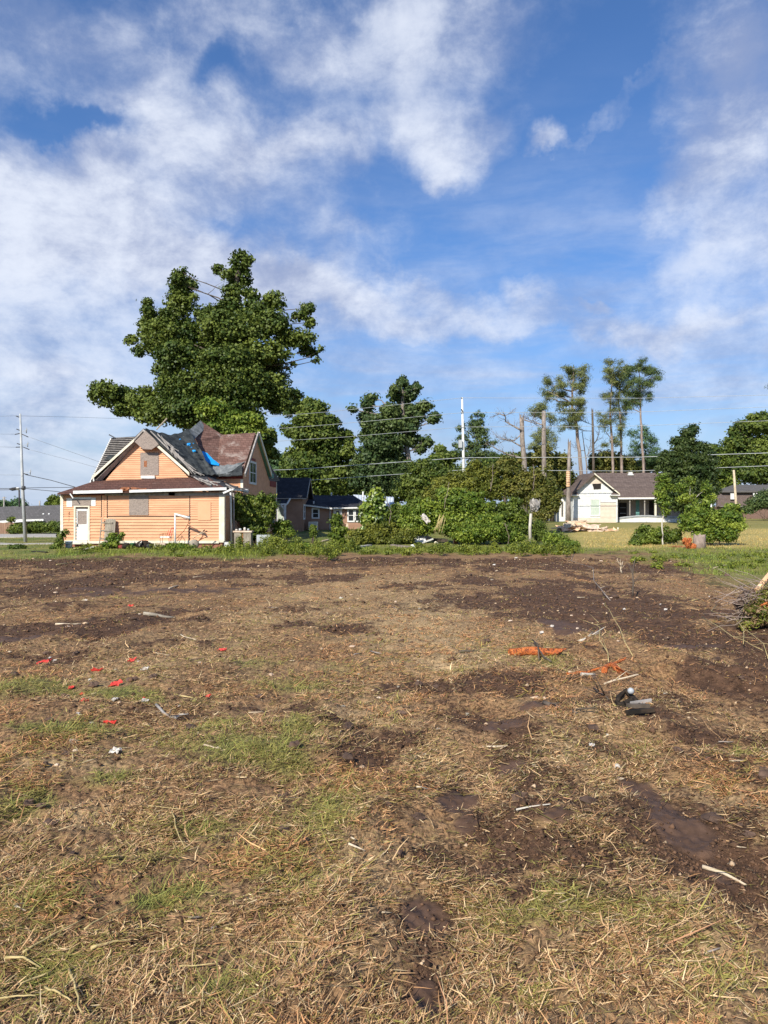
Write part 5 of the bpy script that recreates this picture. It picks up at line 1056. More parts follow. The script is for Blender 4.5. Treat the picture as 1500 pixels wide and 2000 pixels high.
tree('background_tree', 'low dark tree behind the shrubs under the dead limbs', 'tree', 96, [(997,896,30,12),(975,905,30,14),(1010,905,24,12),(950,908,24,14)], 12000, .2, 'dark', [(985,1000),(985,900)], .25)
tree('background_tree', 'dark low tree behind the short blue green pine', 'tree', 124, [(1275,905,26,16),(1250,912,24,14),(1300,905,20,16)], 10000, .24, 'dark', [(1275,1000),(1275,900)], .25)
tree('background_tree', 'wide green tree line crown far behind the shed', 'tree', 130, [(760,950,60,34),(700,945,50,34),(820,950,50,34),(640,950,50,34),(880,930,40,34),(580,950,40,30),(940,940,50,34),(1010,955,50,30),(1070,955,34,30)], 40000, .28, 'dark', [(760,1000),(760,950)], .3)
# right side trees
tree('magnolia_tree', 'dark glossy magnolia with white blossoms at the end of the white house', 'tree', Yw - 6, [(1354,838,10,8),(1344,846,16,9),(1338,862,20,11),(1322,860,10,8),(1336,876,28,13),(1368,872,20,9),(1300,890,16,12),(1340,897,52,18),(1380,896,22,16),(1320,916,38,20),(1360,920,46,22),(1338,948,44,28),(1372,955,34,26),(1322,965,24,26),(1350,985,44,18),(1310,935,18,18)], 60000, .16, 'magnolia', [(1340,1022),(1340,950),(1342,850)], .25, clump=.26, asp=.5, extra=((.75,.73,.66), .0015))
tree('oak_tree', 'large dark spreading oak at the right edge behind the brick building', 'tree', 132, [(1450,828,12,7),(1440,844,22,11),(1474,816,12,7),(1490,812,18,9),(1480,832,38,18),(1430,864,26,12),(1470,868,46,22),(1490,890,38,26),(1450,896,42,18),(1430,914,36,18),(1470,926,56,20),(1520,830,40,26),(1530,880,50,40),(1540,930,50,30),(1416,880,14,8)], 60000, .28, 'dark', [(1485,1000),(1485,930),(1480,840)], .5, clump=.26, dy=1.5)
tree('background_tree', 'mid green rounded tree between the magnolia and the spreading oak', 'tree', 120, [(1390,876,16,9),(1408,886,26,14),(1400,905,34,16),(1395,925,34,18),(1410,945,34,18)], 18000, .24, 'mid', [(1400,1000),(1400,900)], .3)
tree('pine_tree', 'pine mostly beyond the right edge with one tip in view', 'pine', 120, [(1504,752,9,5),(1530,740,22,12),(1545,765,20,12),(1525,775,14,6)], 5000, .26, 'cedar', [(1545,1000),(1542,850),(1540,750)], .25, 'bark_pine', style='needle', asp=.12, clump=.4)
shrub('yew_bush', 'big dark rounded bush at the right edge before the brick building', 96, [(1472,984,20,14),(1496,975,24,20),(1530,978,34,26),(1462,994,14,8)], 16000, .16, 'cedar')
# left side far
tree('small_tree', 'airy palm leafed tree just left of the peach house eave', 'tree', 90, [(104,976,12,7),(96,984,9,5),(112,985,8,6)], 3000, .16, 'mid', [(106,1030),(106,980)], .1)
shrub('hedge', 'round clipped hedge clump between fence and pole', Yg(1044), [(36,1032,16,9),(26,1036,8,6)], 6000, .09, 'mid', cat='hedge')
shrub('hedge', 'long green hedge between the metal pole and the peach house', Yg(1043), [(64,1032,14,9),(82,1030,16,10),(102,1029,16,10),(116,1030,12,10),(72,1026,12,6)], 12000, .09, 'mid', cat='hedge')
shrub('shrub', 'small tuft of shoots growing before the grey neighbour roof', Yg(1044), [(23,1013,6,3),(22,1016,5,3)], 700, .08, 'mid')
for (lab, bl) in (('dark tree on the far left horizon behind the roofs', [(6,985,20,6),(-20,984,20,8)]), ('low hazy tree on the horizon left of the metal pole', [(30,983,10,4),(40,987,12,4)])):
    tree('distant_tree', lab, 'tree', 170, bl, 3000, .35, 'blue', [(bl[0][0], 998), (bl[0][0], 985)], .3)
# shrub mass in the middle
Yb1, Yb2 = Yg(1052), Yg(1062)
shrub('privet_shrub', 'tall olive green shrub at the back below the broken trunks', Yb1 + 8, [(988,902,18,7),(985,918,40,16),(1032,934,34,18),(1067,954,26,20),(1010,948,44,22),(1078,982,18,24),(1045,974,34,24),(1058,1000,22,18)], 50000, .10, 'olive', cat='shrub', clump=.24)
shrub('privet_shrub', 'wide olive shrub at the back in front of the white utility pole', Yb1 + 8, [(896,932,30,11),(940,926,38,15),(870,946,30,13),(955,955,48,22),(892,958,42,18),(846,968,24,13),(930,908,12,6),(915,942,26,12)], 50000, .10, 'yellow', clump=.24)
shrub('vine_shrub', 'rounded bright green vine covered shrub in the centre', Yb2 - .5, [(880,968,26,14),(902,984,46,24),(866,1002,36,22),(934,998,28,20),(900,1012,52,22),(890,1030,46,18)], 50000, .085, 'light', clump=.22)
shrub('vine_shrub', 'darker glossy shrub right of the centre vine', Yb2 - .8, [(990,1002,30,16),(968,1020,38,20),(1012,1012,24,16),(945,1042,44,14),(992,1036,40,16),(1020,1032,20,14),(1004,984,12,8)], 40000, .085, 'mid', clump=.22)
shrub('low_shrub', 'low bright shrub spreading at the foot of the centre thicket', Yb2 - 1.6, [(960,1016,26,12),(949,1036,56,18),(915,1048,34,12),(985,1046,34,12),(1010,1050,20,8)], 36000, .075, 'light', clump=.24)
shrub('vine_shrub', 'yellow green tangled shrub left of the centre thicket', Yb2, [(818,1006,36,18),(832,990,18,12),(800,1020,24,16),(845,1022,26,14),(818,1034,32,13)], 30000, .085, 'light', clump=.22)
shrub('vine_shrub', 'leafy shrub behind the pale sapling before the shed', Yb2 + 3, [(790,1000,36,13),(765,1012,38,15),(776,1028,46,14),(748,1020,22,14),(812,984,16,8)], 30000, .085, 'mid', clump=.22)
shrub('low_shrub', 'reddish tipped low shrub at the left foot of the thicket', Yb2 - 1, [(712,1048,34,12),(765,1053,44,12),(735,1038,30,12),(792,1048,22,14),(700,1058,22,8)], 30000, .075, 'yellow', clump=.26)
tree('sapling', 'young sapling with large pale leaves before the bungalow windows', 'sapling', Yb2 - .3, [(733,962,11,8),(731,974,16,9),(722,990,16,10),(738,992,16,12),(728,1011,22,18),(724,1032,20,14)], 5200, .12, 'light', [(731,1062),(731,1010),(732,960)], .03, clump=.5, asp=.8, extra=((.55,.62,.34), .13))
tree('sapling', 'spindly sapling in front of the bungalow door', 'sapling', Yb2 - .6, [(660,1010,8,7),(656,1022,9,7),(664,1035,11,8),(656,1045,12,7),(662,1056,14,8)], 2600, .10, 'mid', [(660,1070),(659,1008)], .02, clump=.5, asp=.7)
shrub('shrub', 'big leafy bush against the shaded side of the peach house', Dw - 1.8, [(489,981,28,14),(511,1003,28,22),(480,1006,20,20),(498,1026,28,16),(520,976,16,7),(452,1010,8,12),(470,985,14,10),(530,1000,8,14),(500,1042,20,10)], 34000, .085, 'mid', clump=.26, extra=((.32,.33,.08), .1))
shrub('shrub', 'yellow tipped bush right of the peach house corner', Dw - 1, [(547,1033,18,12),(562,1040,15,10),(556,1026,12,8)], 8000, .07, 'light')
shrub('shrub', 'small upright dark green bush before the bungalow air conditioner', Dw - .5, [(612,1032,7,6),(612,1042,8,8)], 4000, .06, 'mid')
shrub('weed', 'leggy weed with big leaves at the left corner of the peach house', D - 1.4, [(128,1040,6,3),(122,1046,6,4),(117,1056,6,5),(108,1068,9,5),(112,1062,9,5),(104,1076,8,5)], 1500, .075, 'mid', cat='weed', clump=.5)
shrub('weed', 'bright weed clump growing in front of the leaning wooden gate', D - .9, [(219,1045,6,5),(216,1053,9,6),(222,1062,12,7),(232,1052,6,4),(239,1045,3,4),(210,1066,12,6)], 4500, .065, 'light', cat='weed', clump=.4)
shrub('weed', 'low spreading weed patch on the lawn left of the house', Yg(1072), [(33,1069,14,4),(24,1071,8,3)], 2600, .06, 'mid', cat='weed')
for i, (px, py, rx, ry, lab) in enumerate([(1085,1052,26,16,'bright weeds at the right foot of the mossy post'), (1060,1046,18,12,'small weeds left of the rubble pile'), (1112,1064,22,10,'low bright weeds before the dry field'), (520,1056,30,8,'low weeds under the bush beside the peach house'),
        (585,1066,30,7,'weed strip before the bungalow yard'), (680,1070,26,6,'weeds at the foot of the spindly sapling'), (350,1068,34,6,'short weeds before the old cultivator'), (1050,1030,20,20,'vine climbing the mossy post')]):
    shrub('weed', lab, Yg(py + ry), [(px, py, rx, ry), (px - rx * .4, py + ry * .3, rx * .6, ry * .7)], 5000, .055, 'light' if i % 2 == 0 else 'mid', cat='weed', stems=3)
# right front shrubs
Yr1 = Yg(1066)
shrub('shrub', 'broad light green shrub right of the orange stump', Yr1, [(1366,1002,26,14),(1351,1019,28,18),(1397,1015,34,18),(1425,1006,22,15),(1429,1027,22,17),(1388,1041,36,16),(1416,1046,22,12),(1435,994,9,7),(1376,988,10,7)], 46000, .08, 'light', clump=.24)
shrub('shrub', 'low rounded shrub left of the orange stump at the sapling foot', Yr1 + .8, [(1257,1040,18,11),(1244,1060,13,10),(1267,1054,26,12),(1310,1048,22,12),(1285,1044,18,10)], 24000, .075, 'mid', clump=.26)
tree('sapling', 'slender sapling with pale stem between the two right shrubs', 'sapling', Yr1 + .4, [(1295,936,13,11),(1302,950,15,10),(1289,965,12,13),(1298,979,15,12),(1300,998,9,10),(1290,950,9,8)], 4200, .07, 'light', [(1295,1068),(1293,1020),(1299,960),(1296,932)], .045, 'bark_pale', clump=.4)
tree('sapling', 'light green sapling standing before the magnolia', 'sapling', 62, [(1347,938,15,10),(1334,953,18,12),(1340,972,22,13),(1379,955,10,18),(1388,973,12,12),(1360,990,24,12)], 4500, .09, 'light', [(1352,1030),(1350,990),(1346,935)], .07, 'bark_pale', clump=.38)

Cs, Ns, Ts = [], [], []
for w in WEEDS:
    C, N, T = crown_pts([w], Yg(min(1112, w[1] + w[3])), int(60 + 1.6 * w[2] * w[3]), .05, .5, .8); Cs.append(C); Ns.append(N); Ts.append(T)
C, N, T = np.vstack(Cs), np.vstack(Ns), np.concatenate(Ts); g_ = zg(C[:, 0], C[:, 1]); C[:, 2] = np.maximum(C[:, 2], g_ + .01 + .05 * rng.random(len(C)))
V, col = leafmesh(C, N, .055 * rng.uniform(.6, 1.3, len(C)), .42, ((.08, .115, .016), (.27, .29, .04)), T)
tag(link('weeds', npmesh('weeds', V, np.arange(len(V)), np.full(len(C), 4), col), 'leaf'), label='leafy yellow green weeds along the edge of the cleared lot', kind='stuff')
# ---------------------------------------------------------------- poles and wires
Yq = Yg(1059); x_ = X(50, Yq)
PL = thing('utility_pole', 'tall grey metal utility pole with dark insulator arms at the far left', 'utility pole', (x_, Yq, float(zg(x_, Yq))))
mb = MB(); mb.tube([(x_, Yq, float(zg(x_, Yq)) - .1), P(44.5, 960, Yq), P(39.5, 808, Yq)], [.115 * 1.0, .1, .055], 12); mb.build('pole', 'concrete_pole', PL)
for (a, b_, c_, d_) in ((38, 815, 31, 812.5), (40, 841, 32, 838), (41, 846, 29, 848.5), (43, 848, 55, 853.5), (42, 869, 33, 866), (42, 873, 31, 873.5), (45, 873, 57, 878), (46, 925, 55, 927)):
    mb = MB(); mb.tube([P(a, b_, Yq), P((a + c_) / 2, (b_ + d_) / 2, Yq - .05), P(c_, d_, Yq - .1)], [.028, .03, .03], 6); mb.build('insulator_arm', 'metal_dark', PL)
for (a, b_) in ((51.5, 840), (54, 867), (59, 921)):
    mb = MB(); mb.bar(P(44, b_ + 3, Yq), P(a, b_ + 1, Yq), .02); mb.tube([P(a, b_ + 6, Yq), P(a, b_, Yq), P(a + .6, b_ - 5, Yq)], [.03, .035, .012], 6); mb.bar(P(a - 2, b_, Yq), P(a + 3, b_ - 1, Yq), .025); mb.build('switch', 'metal_grey', PL)
mb = MB(); mb.lathe(P(46, 953, Yq), [(.12, -.12), (.13, 0), (.12, .12)], 12); mb.build('band', 'metal_dark', PL)
mb = MB(); mb.tube([P(19, 955.5, Yq), P(24, 955.5, Yq), P(32, 954.5, Yq)], [.05, .11, .10], 10); s_ = one('splice_case', 'black cable splice case hanging on the wire beside the metal pole', 'cable case', mb, 'black_plastic')
mb = MB(); mb.tube([P(32, 954.5, Yq), P(37, 954.5, Yq), P(38.5, 954, Yq)], [.09, .1, .04], 10); mb2 = mb.build('end_cap', 'white_paint', s_)
mb = MB(); mb.tube([P(37.5, 957, Yq + 12), P(38, 990, Yq + 12)], .07, 8); one('thin_pole', 'thin dark pole directly left of the grey metal pole', 'pole', mb, 'metal_dark')
Yo = 140
mb = MB(); a = P(8, 970, Yo); mb.tube([(a[0], Yo, float(zbase(Yo))), a], [.17, .13], 8); mb.bar(P(4, 972, Yo), P(12, 972, Yo), .12); mb.bar(P(5, 976, Yo), P(11, 976, Yo), .12); one('wooden_pole', 'distant wooden pole with short crossarms at the left edge', 'utility pole', mb, 'grey_wood')
mb = MB(); a = P(77.5, 978, Yo + 20); mb.tube([(a[0], a[1], -.2), a], [.2, .15], 8); one('wooden_pole', 'distant stubby pole on the horizon above the grey neighbour roof', 'utility pole', mb, 'grey_wood')
Yu = 82.; x_ = X(907, Yu)
PU = thing('utility_pole', 'white utility pole with a small grey box rising behind the centre thicket', 'utility pole', (x_, Yu, float(zbase(Yu))))
mb = MB(); mb.tube([(x_, Yu, float(zbase(Yu)) - .1), P(905, 880, Yu), P(902.5, 776, Yu)], [.17, .15, .11], 12); mb.build('pole', 'white_paint', PU)
mb = MB(); q = P(899, 867, Yu - .25); mb.box((q[0] - .2, q[1] - .2, q[2] - .42), (q[0] + .2, q[1] + .2, q[2] + .42)); mb.build('equipment_box', 'metal_grey', PU)
for b_ in (777, 806, 834): mb = MB(); mb.tube([P(902.8, b_, Yu), P(900.5, b_, Yu - .2)], .05, 6); mb.build('insulator', 'metal_dark', PU)
mb = MB(); mb.bar(P(901, 799, Yu - .15), P(904.5, 806, Yu - .15), .12); mb.build('bracket', 'metal_dark', PU)
Yv = 58.; mb = MB(); a = P(1441, 1009, Yv); mb.tube([(a[0], Yv, float(zbase(Yv)) - .1), P(1437, 975, Yv), P(1433, 918, Yv)], [.1, .095, .08], 10); one('wooden_pole', 'slim wooden pole standing before the brick building at the right', 'utility pole', mb, 'bare_wood')
mb = MB(); a = P(1389, 1002, 70); mb.tube([(a[0], 70, float(zbase(70))), P(1388.5, 979, 70)], .1, 8); one('white_post', 'white post half hidden by leaves below the magnolia', 'post', mb, 'white_paint')
def wire(pts, lab, r=.034, m_='metal_grey', sag=0):
    P3 = [Vector(P(*p)) for p in pts]; out = [P3[0]]
    for a, b_ in zip(P3, P3[1:]):
        for i in range(1, 9): f = i / 8; q = a.lerp(b_, f); q.z -= sag * 4 * f * (1 - f); out.append(q)
    mb = MB(); mb.tube(out, r, 5); one('power_line', lab, 'wire', mb, m_, group='overhead wires')
wire([(440,821,77),(646,804,80),(903,777,Yu-.2),(1240,778,82),(1520,771,78),(1700,764,76)], 'topmost of the wires carried by the white utility pole', .020, 'metal_grey')
wire([(440,845,77),(649,829,80),(903,806,Yu-.2),(1240,805,82),(1520,794,78),(1700,786,76)], 'second wire from the top on the white utility pole', .021, 'metal_grey')
wire([(440,868,77),(682,853,80),(903,834,Yu-.2),(1240,832,82),(1520,821,78),(1700,812,76)], 'third wire from the top on the white utility pole', .021, 'metal_grey')
wire([(440,921,77),(573,917,79),(903,894,Yu-.2),(1240,893,82),(1520,884,78),(1700,877,76)], 'fourth wire down, crossing the trees just above the thicket', .036, 'metal_grey')
wire([(440,943,77),(604,938,79),(903,918,Yu-.2),(1240,920,82),(1520,909,78),(1700,903,76)], 'lowest wire on the white utility pole, above the white house ridge', .03, 'metal_grey')
mk = Yq - .1
wire([(31,812,mk),(-200,820,mk - 4)], 'wire leaving the left end of the top arm of the metal pole', .008)
wire([(31,812,mk),(160,815,60),(240,818,66)], 'faint top wire running right from the metal pole', .010)
wire([(55,853,mk),(160,890,50),(230,915,52)], 'wire dropping right from the upper arm of the metal pole', .010)
wire([(29,848,mk),(-200,846,mk - 4)], 'wire leaving left from the upper arm of the metal pole', .008)
wire([(57,878,mk),(160,905,50),(230,925,52)], 'wire dropping right from the lower arm of the metal pole', .008)
wire([(31,873.5,mk),(-200,868,mk - 4)], 'wire leaving left from the lower arm of the metal pole', .009)
wire([(50,927,mk),(100,938,mk - 1),(146,951,D + 1.2)], 'thick service cable sloping down to the peach house eave', .022, 'metal_dark')
wire([(46,953,mk),(120,952,mk + 3),(200,951,Dw + 6)], 'level dark cable running right from the band of the metal pole', .018, 'metal_dark')
wire([(46,954,mk),(112,960,mk - 2),(118,961,D + 1)], 'lower dark cable running to the left end of the peach eave', .018, 'metal_dark')
wire([(-200,953,mk),(19,954,mk),(46,953,mk)], 'dark cable entering from the left edge to the metal pole', .020, 'metal_dark')
wire([(-200,959,mk),(19,956.5,mk),(46,954.5,mk)], 'lower dark cable carrying the black splice case', .020, 'metal_dark')
wire([(46,928,mk),(-200,925,mk - 3)], 'thin cable leaving left at mid height of the metal pole', .008)

# ---------------------------------------------------------------- things standing and lying by the peach house
def gd(px, py): return G(px, py)
Yd = D - 1.0
def base_thing(name, lab, cat, px, Y, group=None):
    x_ = X(px, Y); return thing(name, lab, cat, (x_, Y, float(zg(x_, Y))), group), x_, float(zg(x_, Y))
r_, x_, z_ = base_thing('bucket', 'pale blue and white plastic bucket below the left door', 'bucket', 134.5, D - .8)
mb = MB(); mb.lathe((x_, D - .8, z_), [(.17, 0), (.20, .33), (.215, .34), (.21, .38), (.18, .38), (.165, .05)], 18); mb.build('shell', 'bucket_blue', r_)
mb = MB(); mb.tube([(x_ - .21, D - .8, z_ + .34), (x_ - .1, D - 1.02, z_ + .2), (x_ + .1, D - 1.02, z_ + .2), (x_ + .21, D - .8, z_ + .34)], .008, 5); mb.build('handle', 'metal_dark', r_)
# leaning gate
r_, x_, z_ = base_thing('wooden_gate', 'weathered grey plank gate with round top leaning on the peach wall', 'gate', 212, D - .5)
for i in range(6):
    mb = MB(); a = X(202 + i * 3.4, D - .5); tp_ = 1015 - 2.4 * math.sin((i + .5) / 6 * pi); mb.slab([(a, D - .5, z_), (a + .092, D - .5, z_), (a + .092, D - .2, Z(tp_, D)), (a, D - .2, Z(tp_, D))], (0, .025, 0)); mb.build('plank', 'plank_wood', r_)
for b_ in (1021, 1036, 1052): mb = MB(); f = (Z(b_, D) - z_) / 1.6; mb.box((X(202, D), D - .55 + .3 * f, Z(b_, D) - .04), (X(223, D), D - .51 + .3 * f, Z(b_, D) + .04)); mb.build('rail', 'plank_wood', r_)
mb = MB(); mb.bar((X(201, D), D - .56, z_), (X(201.5, D), D - .2, Z(1012, D)), .05, .04); mb.build('post', 'plank_wood', r_)
# white hanging frame (bent post)
r_, x_, z_ = base_thing('clothes_post', 'white bent metal post with sagging arm before the peach wall', 'post', 342, D - 1.0)
Yc_ = D - 1.0; mb = MB(); mb.tube([(X(342, Yc_), Yc_, z_ - .05), P(342, 1004, Yc_)], .05, 8); mb.build('post', 'white_paint', r_)
mb = MB(); mb.tube([P(341, 1004, Yc_), P(356, 1008, Yc_ - .1), P(371, 1012, Yc_ - .2)], [.06, .055, .07], 8); mb.build('arm', 'white_paint', r_)
mb = MB(); mb.tube([P(369, 1013, Yc_), P(368, 1022, Yc_), P(360, 1036, Yc_), P(350, 1046, Yc_), P(344, 1052, Yc_)], .02, 6); mb.build('brace', 'rust', r_)
mb = MB(); mb.tube([P(347, 1006, Yc_ + .3), P(360, 1013, Yc_ + .3), P(366, 1014, Yc_ + .2)], .018, 6); mb.build('chain', 'metal_dark', r_)
# metal garden chair
r_, x_, z_ = base_thing('garden_chair', 'rusty wire garden chair with white seat beside the white bent post', 'chair', 323, D - .8)
Yc_ = D - .8; xa_, xb_ = X(314, Yc_), X(333, Yc_); zs = Z(1050, Yc_)
mb = MB(); mb.box((xa_, Yc_ - .22, zs), (xb_, Yc_ + .22, zs + .07)); mb.build('seat', 'dirty_white', r_)
for (a, b_) in ((xa_ + .03, -.2), (xb_ - .03, -.2), (xa_ + .03, .2), (xb_ - .03, .2)): mb = MB(); mb.tube([(a, Yc_ + b_, z_), (a, Yc_ + b_, zs)], .016, 6); mb.build('leg', 'metal_dark', r_)
mb = MB()
for dy_ in (-.2, .2): mb.tube([(xb_ - .05, Yc_ + dy_, zs), (xb_ + .12, Yc_ + dy_, Z(1031, Yc_))], .018, 6); mb.tube([(xb_ - .18, Yc_ + dy_, zs), (xb_ - .03, Yc_ + dy_, Z(1034, Yc_))], .014, 6)
mb.tube([(xb_ + .12, Yc_ - .2, Z(1031, Yc_)), (xb_ + .12, Yc_ + .2, Z(1031, Yc_))], .018, 6); mb.build('backrest', 'red_plastic', r_)
mb = MB()
for dy_ in (-.22, .22): mb.tube([(xa_ + .02, Yc_ + dy_, zs), (xa_ + .02, Yc_ + dy_, zs + .2), (xa_ + .2, Yc_ + dy_, zs + .24), (xb_ - .02, Yc_ + dy_, zs + .26)], .012, 5); mb.tube([(xa_ + .18, Yc_ + dy_, zs), (xa_ + .22, Yc_ + dy_, zs + .24)], .01, 5)
mb.build('armrest', 'rust', r_)
mb = MB(); q = (X(259, D - .9), D - .9, float(zg(X(259, D), D - .9))); mb.lathe(q, [(.11, 0), (.125, .26), (.135, .27), (.135, .30), (.11, .30), (.1, .05)], 16); one('planter', 'small dark green plant pot at the foot of the peach wall', 'pot', mb, 'green_plastic')
for i, (px, lab, mt, sz) in enumerate([(281, 'black bin bag slumped by the peach wall beside the barrel', 'black_plastic', (.42, .28, .24)), (246, 'dark round bag left of the small green pot', 'black_plastic', (.22, .2, .16)), (291, 'second black bag leaning on the pale barrel', 'tarp_dark', (.24, .22, .2)), (237, 'dark red cloth bundle behind the bright weeds', 'red_paint', (.2, .16, .13))]):
    Yc_ = D - .95; mb = MB(); mb.rock((X(px, Yc_), Yc_, float(zg(X(px, Yc_), Yc_)) + sz[2] * .8), sz, i + 5, 14, 9, .16, True); one('bag' if i < 3 else 'cloth_bundle', lab, 'bag' if i < 3 else 'cloth', mb, mt)
mb = MB(); q = (X(303, D - 1.15), D - 1.15, float(zg(X(303, D), D - 1.15)) + .17); mb.lathe(q, [(.16, 0), (.17, .02), (.17, .5), (.16, .52)], 18, axis=(.82, .57, 0)); o_ = one('barrel', 'pinkish barrel lying on its side with a cream end', 'barrel', mb, 'sheet_tan')
mb = MB(); mb.lathe((q[0] - .012, q[1] - .012, q[2]), [(.15, -.012), (.15, 0)], 18, axis=(.82, .57, 0)); mb.build('end_cap', 'cream_paint', o_)
mb = MB(); mb.sheet((X(274, D - 1.3), D - 1.3, float(zg(X(274, D), D - 1.3)) + .3), (.06, 0, .12), (0, .1, .05), 4, 4, .03, 4); one('white_rag', 'white cloth hanging over the black bin bag', 'rag', mb, 'paper_white')
# cultivator
r_, x_, z_ = base_thing('cultivator', 'old rusty walking cultivator with round drum wheel before the peach wall', 'cultivator', 380, D - 1.0)
Yc_ = D - 1.0; mb = MB(); mb.lathe((X(379, Yc_), Yc_ - .12, z_ + .26), [(.05, -.02), (.25, 0), (.26, .03), (.26, .22), (.25, .25), (.05, .27)], 22, axis=(0, 1, 0)); w_ = mb.build('wheel', 'plank_wood', r_)
mb = MB(); mb.lathe((X(379, Yc_), Yc_ - .18, z_ + .26), [(.05, 0), (.05, .3)], 10, axis=(0, 1, 0)); mb.build('hub', 'metal_dark', w_)
for dy_, a, b_ in ((-.15, 401, 1039), (.12, 397, 1037)):
    mb = MB(); mb.tube([P(376, 1052, Yc_ + dy_), P(386, 1045, Yc_ + dy_), P(a, b_, Yc_ + dy_)], [.028, .026, .018], 6); h_ = mb.build('handle', 'bare_wood', r_)
    mb = MB(); q = Vector(P(a, b_, Yc_ + dy_)); mb.tube([q, q + Vector((.1, 0, .06))], .032, 8); mb.build('grip', 'black_plastic', h_)
for a, b_ in ((404, 1048), (398, 1046)): mb = MB(); mb.tube([P(388, 1056, Yc_), P(a, b_, Yc_ - .05)], .02, 6); mb.build('brace', 'rust', r_)
mb = MB(); mb.rock(P(404, 1048, Yc_ - .05), (.05, .04, .05), 3, 8, 6, .1); mb.build('knob', 'metal_dark', r_)
# framed box
r_, x_, z_ = base_thing('monitor', 'old grey framed box with bright white face at the house corner', 'box', 444.5, D - .8)
Yc_ = D - .8; mb = MB(); mb.box((x_ - .22, Yc_, z_ + .02), (x_ + .22, Yc_ + .35, z_ + .42)); mb.build('casing', 'metal_dark', r_)
mb = MB(); mb.box((x_ - .165, Yc_ - .02, z_ + .09), (x_ + .165, Yc_ - .003, z_ + .36)); mb.build('panel', 'white_paint', r_)
# desk with clutter
r_, x_, z_ = base_thing('cabinet', 'worn low cabinet with peeling pale sides beside the corner downpipe', 'cabinet', 470, D + .3)
Yc_ = D + .3; xa_, xb_ = X(457, Yc_), X(490, Yc_); zt_ = Z(1038, Yc_)
mb = MB(); mb.box((xa_, Yc_, z_), (X(471, Yc_), Yc_ + .6, zt_ - .05)); mb.box((X(475, Yc_), Yc_, z_), (xb_, Yc_ + .6, zt_ - .05)); mb.build('body', 'plank_wood', r_)
mb = MB(); mb.box((xa_ - .05, Yc_ - .05, zt_ - .05), (xb_ + .05, Yc_ + .62, zt_ + .03)); mb.build('top', 'sheet_tan', r_)
mb = MB(); mb.box((X(471.2, Yc_), Yc_ + .05, z_), (X(474.8, Yc_), Yc_ + .5, zt_ - .06)); mb.build('gap', 'rust', r_)
for i, (a, w, h, mt, lab) in enumerate([(462, .07, .10, 'paper_white', 'white tub standing on the left end of the low cabinet'), (469, .08, .14, 'metal_grey', 'grey tin standing in the middle of the low cabinet'), (478, .07, .2, 'paper_white', 'tall pale jug standing on the low cabinet'), (485, .06, .13, 'metal_grey', 'small grey can at the right end of the low cabinet')]):
    mb = MB(); mb.lathe((X(a, Yc_ + .3), Yc_ + .3, zt_ + .03), [(w, 0), (w * 1.05, h * .7), (w * .6, h), (w * .5, h)], 12); one('container', lab, 'container', mb, mt)
mb = MB(); mb.box((X(500, D), D + .2, float(zg(X(505, D), D))), (X(527, D), D + .5, Z(1045, D))); mb.box((X(501, D), D + .16, Z(1060, D)), (X(526, D), D + .19, Z(1048, D))); one('trough', 'grey blue metal trough behind the tall grass', 'trough', mb, 'metal_grey')
# planks and scraps along the lot edge
def plank(px0, py0, px1, py1, w, h, lab, mt='bare_wood', name='plank', cat='plank', group=None, lift=.03):
    a, b_ = Vector(G(px0, py0, lift)), Vector(G(px1, py1, lift)); mb = MB(); mb.bar(a, b_, w, h); return one(name, lab, cat, mb, mt, group)
plank(578, 1082, 632, 1076, .16, .05, 'long pale plank lying at the edge of the brown dirt')
plank(540, 1060, 582, 1057, .2, .05, 'pale board half hidden in the grass before the brown cottage')
plank(628, 1058, 655, 1051, .16, .05, 'tilted light board before the spindly sapling')
plank(366, 1071, 400, 1070, .2, .05, 'flat whitish board in the grass before the cultivator', 'sheet_tan')
plank(146, 1072, 162, 1074, .14, .05, 'short yellow board under the left door', 'sheet_tan')
plank(168, 1073, 188, 1070, .25, .05, 'broken white board on the ground below the skirt', 'dirty_white')
plank(700, 1071, 722, 1067, .3, .12, 'chunk of broken concrete at the edge of the thicket', 'concrete', 'concrete_chunk', 'rubble')
plank(765, 1067, 800, 1071, .16, .12, 'grey log lying before the thicket', 'bark_grey', 'log', 'log')
plank(845, 1060, 872, 1063, .22, .18, 'dark burnt beam sticking out beside the white bath', 'bark_dark', 'beam', 'beam', lift=.2)
plank(63, 1077, 92, 1079, .12, .06, 'dark strip of board on the left lawn', 'dark_gap')
# broken white bath
Yc_ = Yg(1062); r_, x_, z_ = base_thing('bathtub', 'broken white bathtub lying tilted at the foot of the thicket', 'bathtub', 825, Yc_)
mb = MB()
mb.slab([P(804.5, 1041, Yc_ + .3), P(807, 1055, Yc_ - .2), P(812, 1059.5, Yc_ - .3), P(819, 1058, Yc_ - .3), P(816, 1044, Yc_ + .2)], (0, .05, 0))
mb.slab([P(816, 1044.5, Yc_ + .2), P(819, 1057, Yc_ - .3), P(821, 1062, Yc_ - .35), P(832, 1057, Yc_ - .3), P(829, 1048, Yc_ + .1)], (0, .05, 0))
mb.bar(P(821, 1061.5, Yc_ - .4), P(846, 1052.5, Yc_ - .1), .07, .08); mb.build('shell', 'white_paint', r_)
mb = MB(); mb.slab([P(806, 1042, Yc_ + .6), P(830, 1046, Yc_ + .6), P(845, 1050, Yc_ + .5), P(830, 1056, Yc_), P(812, 1054, Yc_)], (0, .05, .02)); mb.build('inner_panel', 'sheet_tan', r_)
def lump(name, lab, cat, px, py, r, mt, seed=0, rough=.25, up=.5):
    q = G(px, py); mb = MB(); mb.rock((q[0], q[1], q[2] + r[2] * up), r, seed, 10, 7, rough); return one(name, lab, cat, mb, mt)
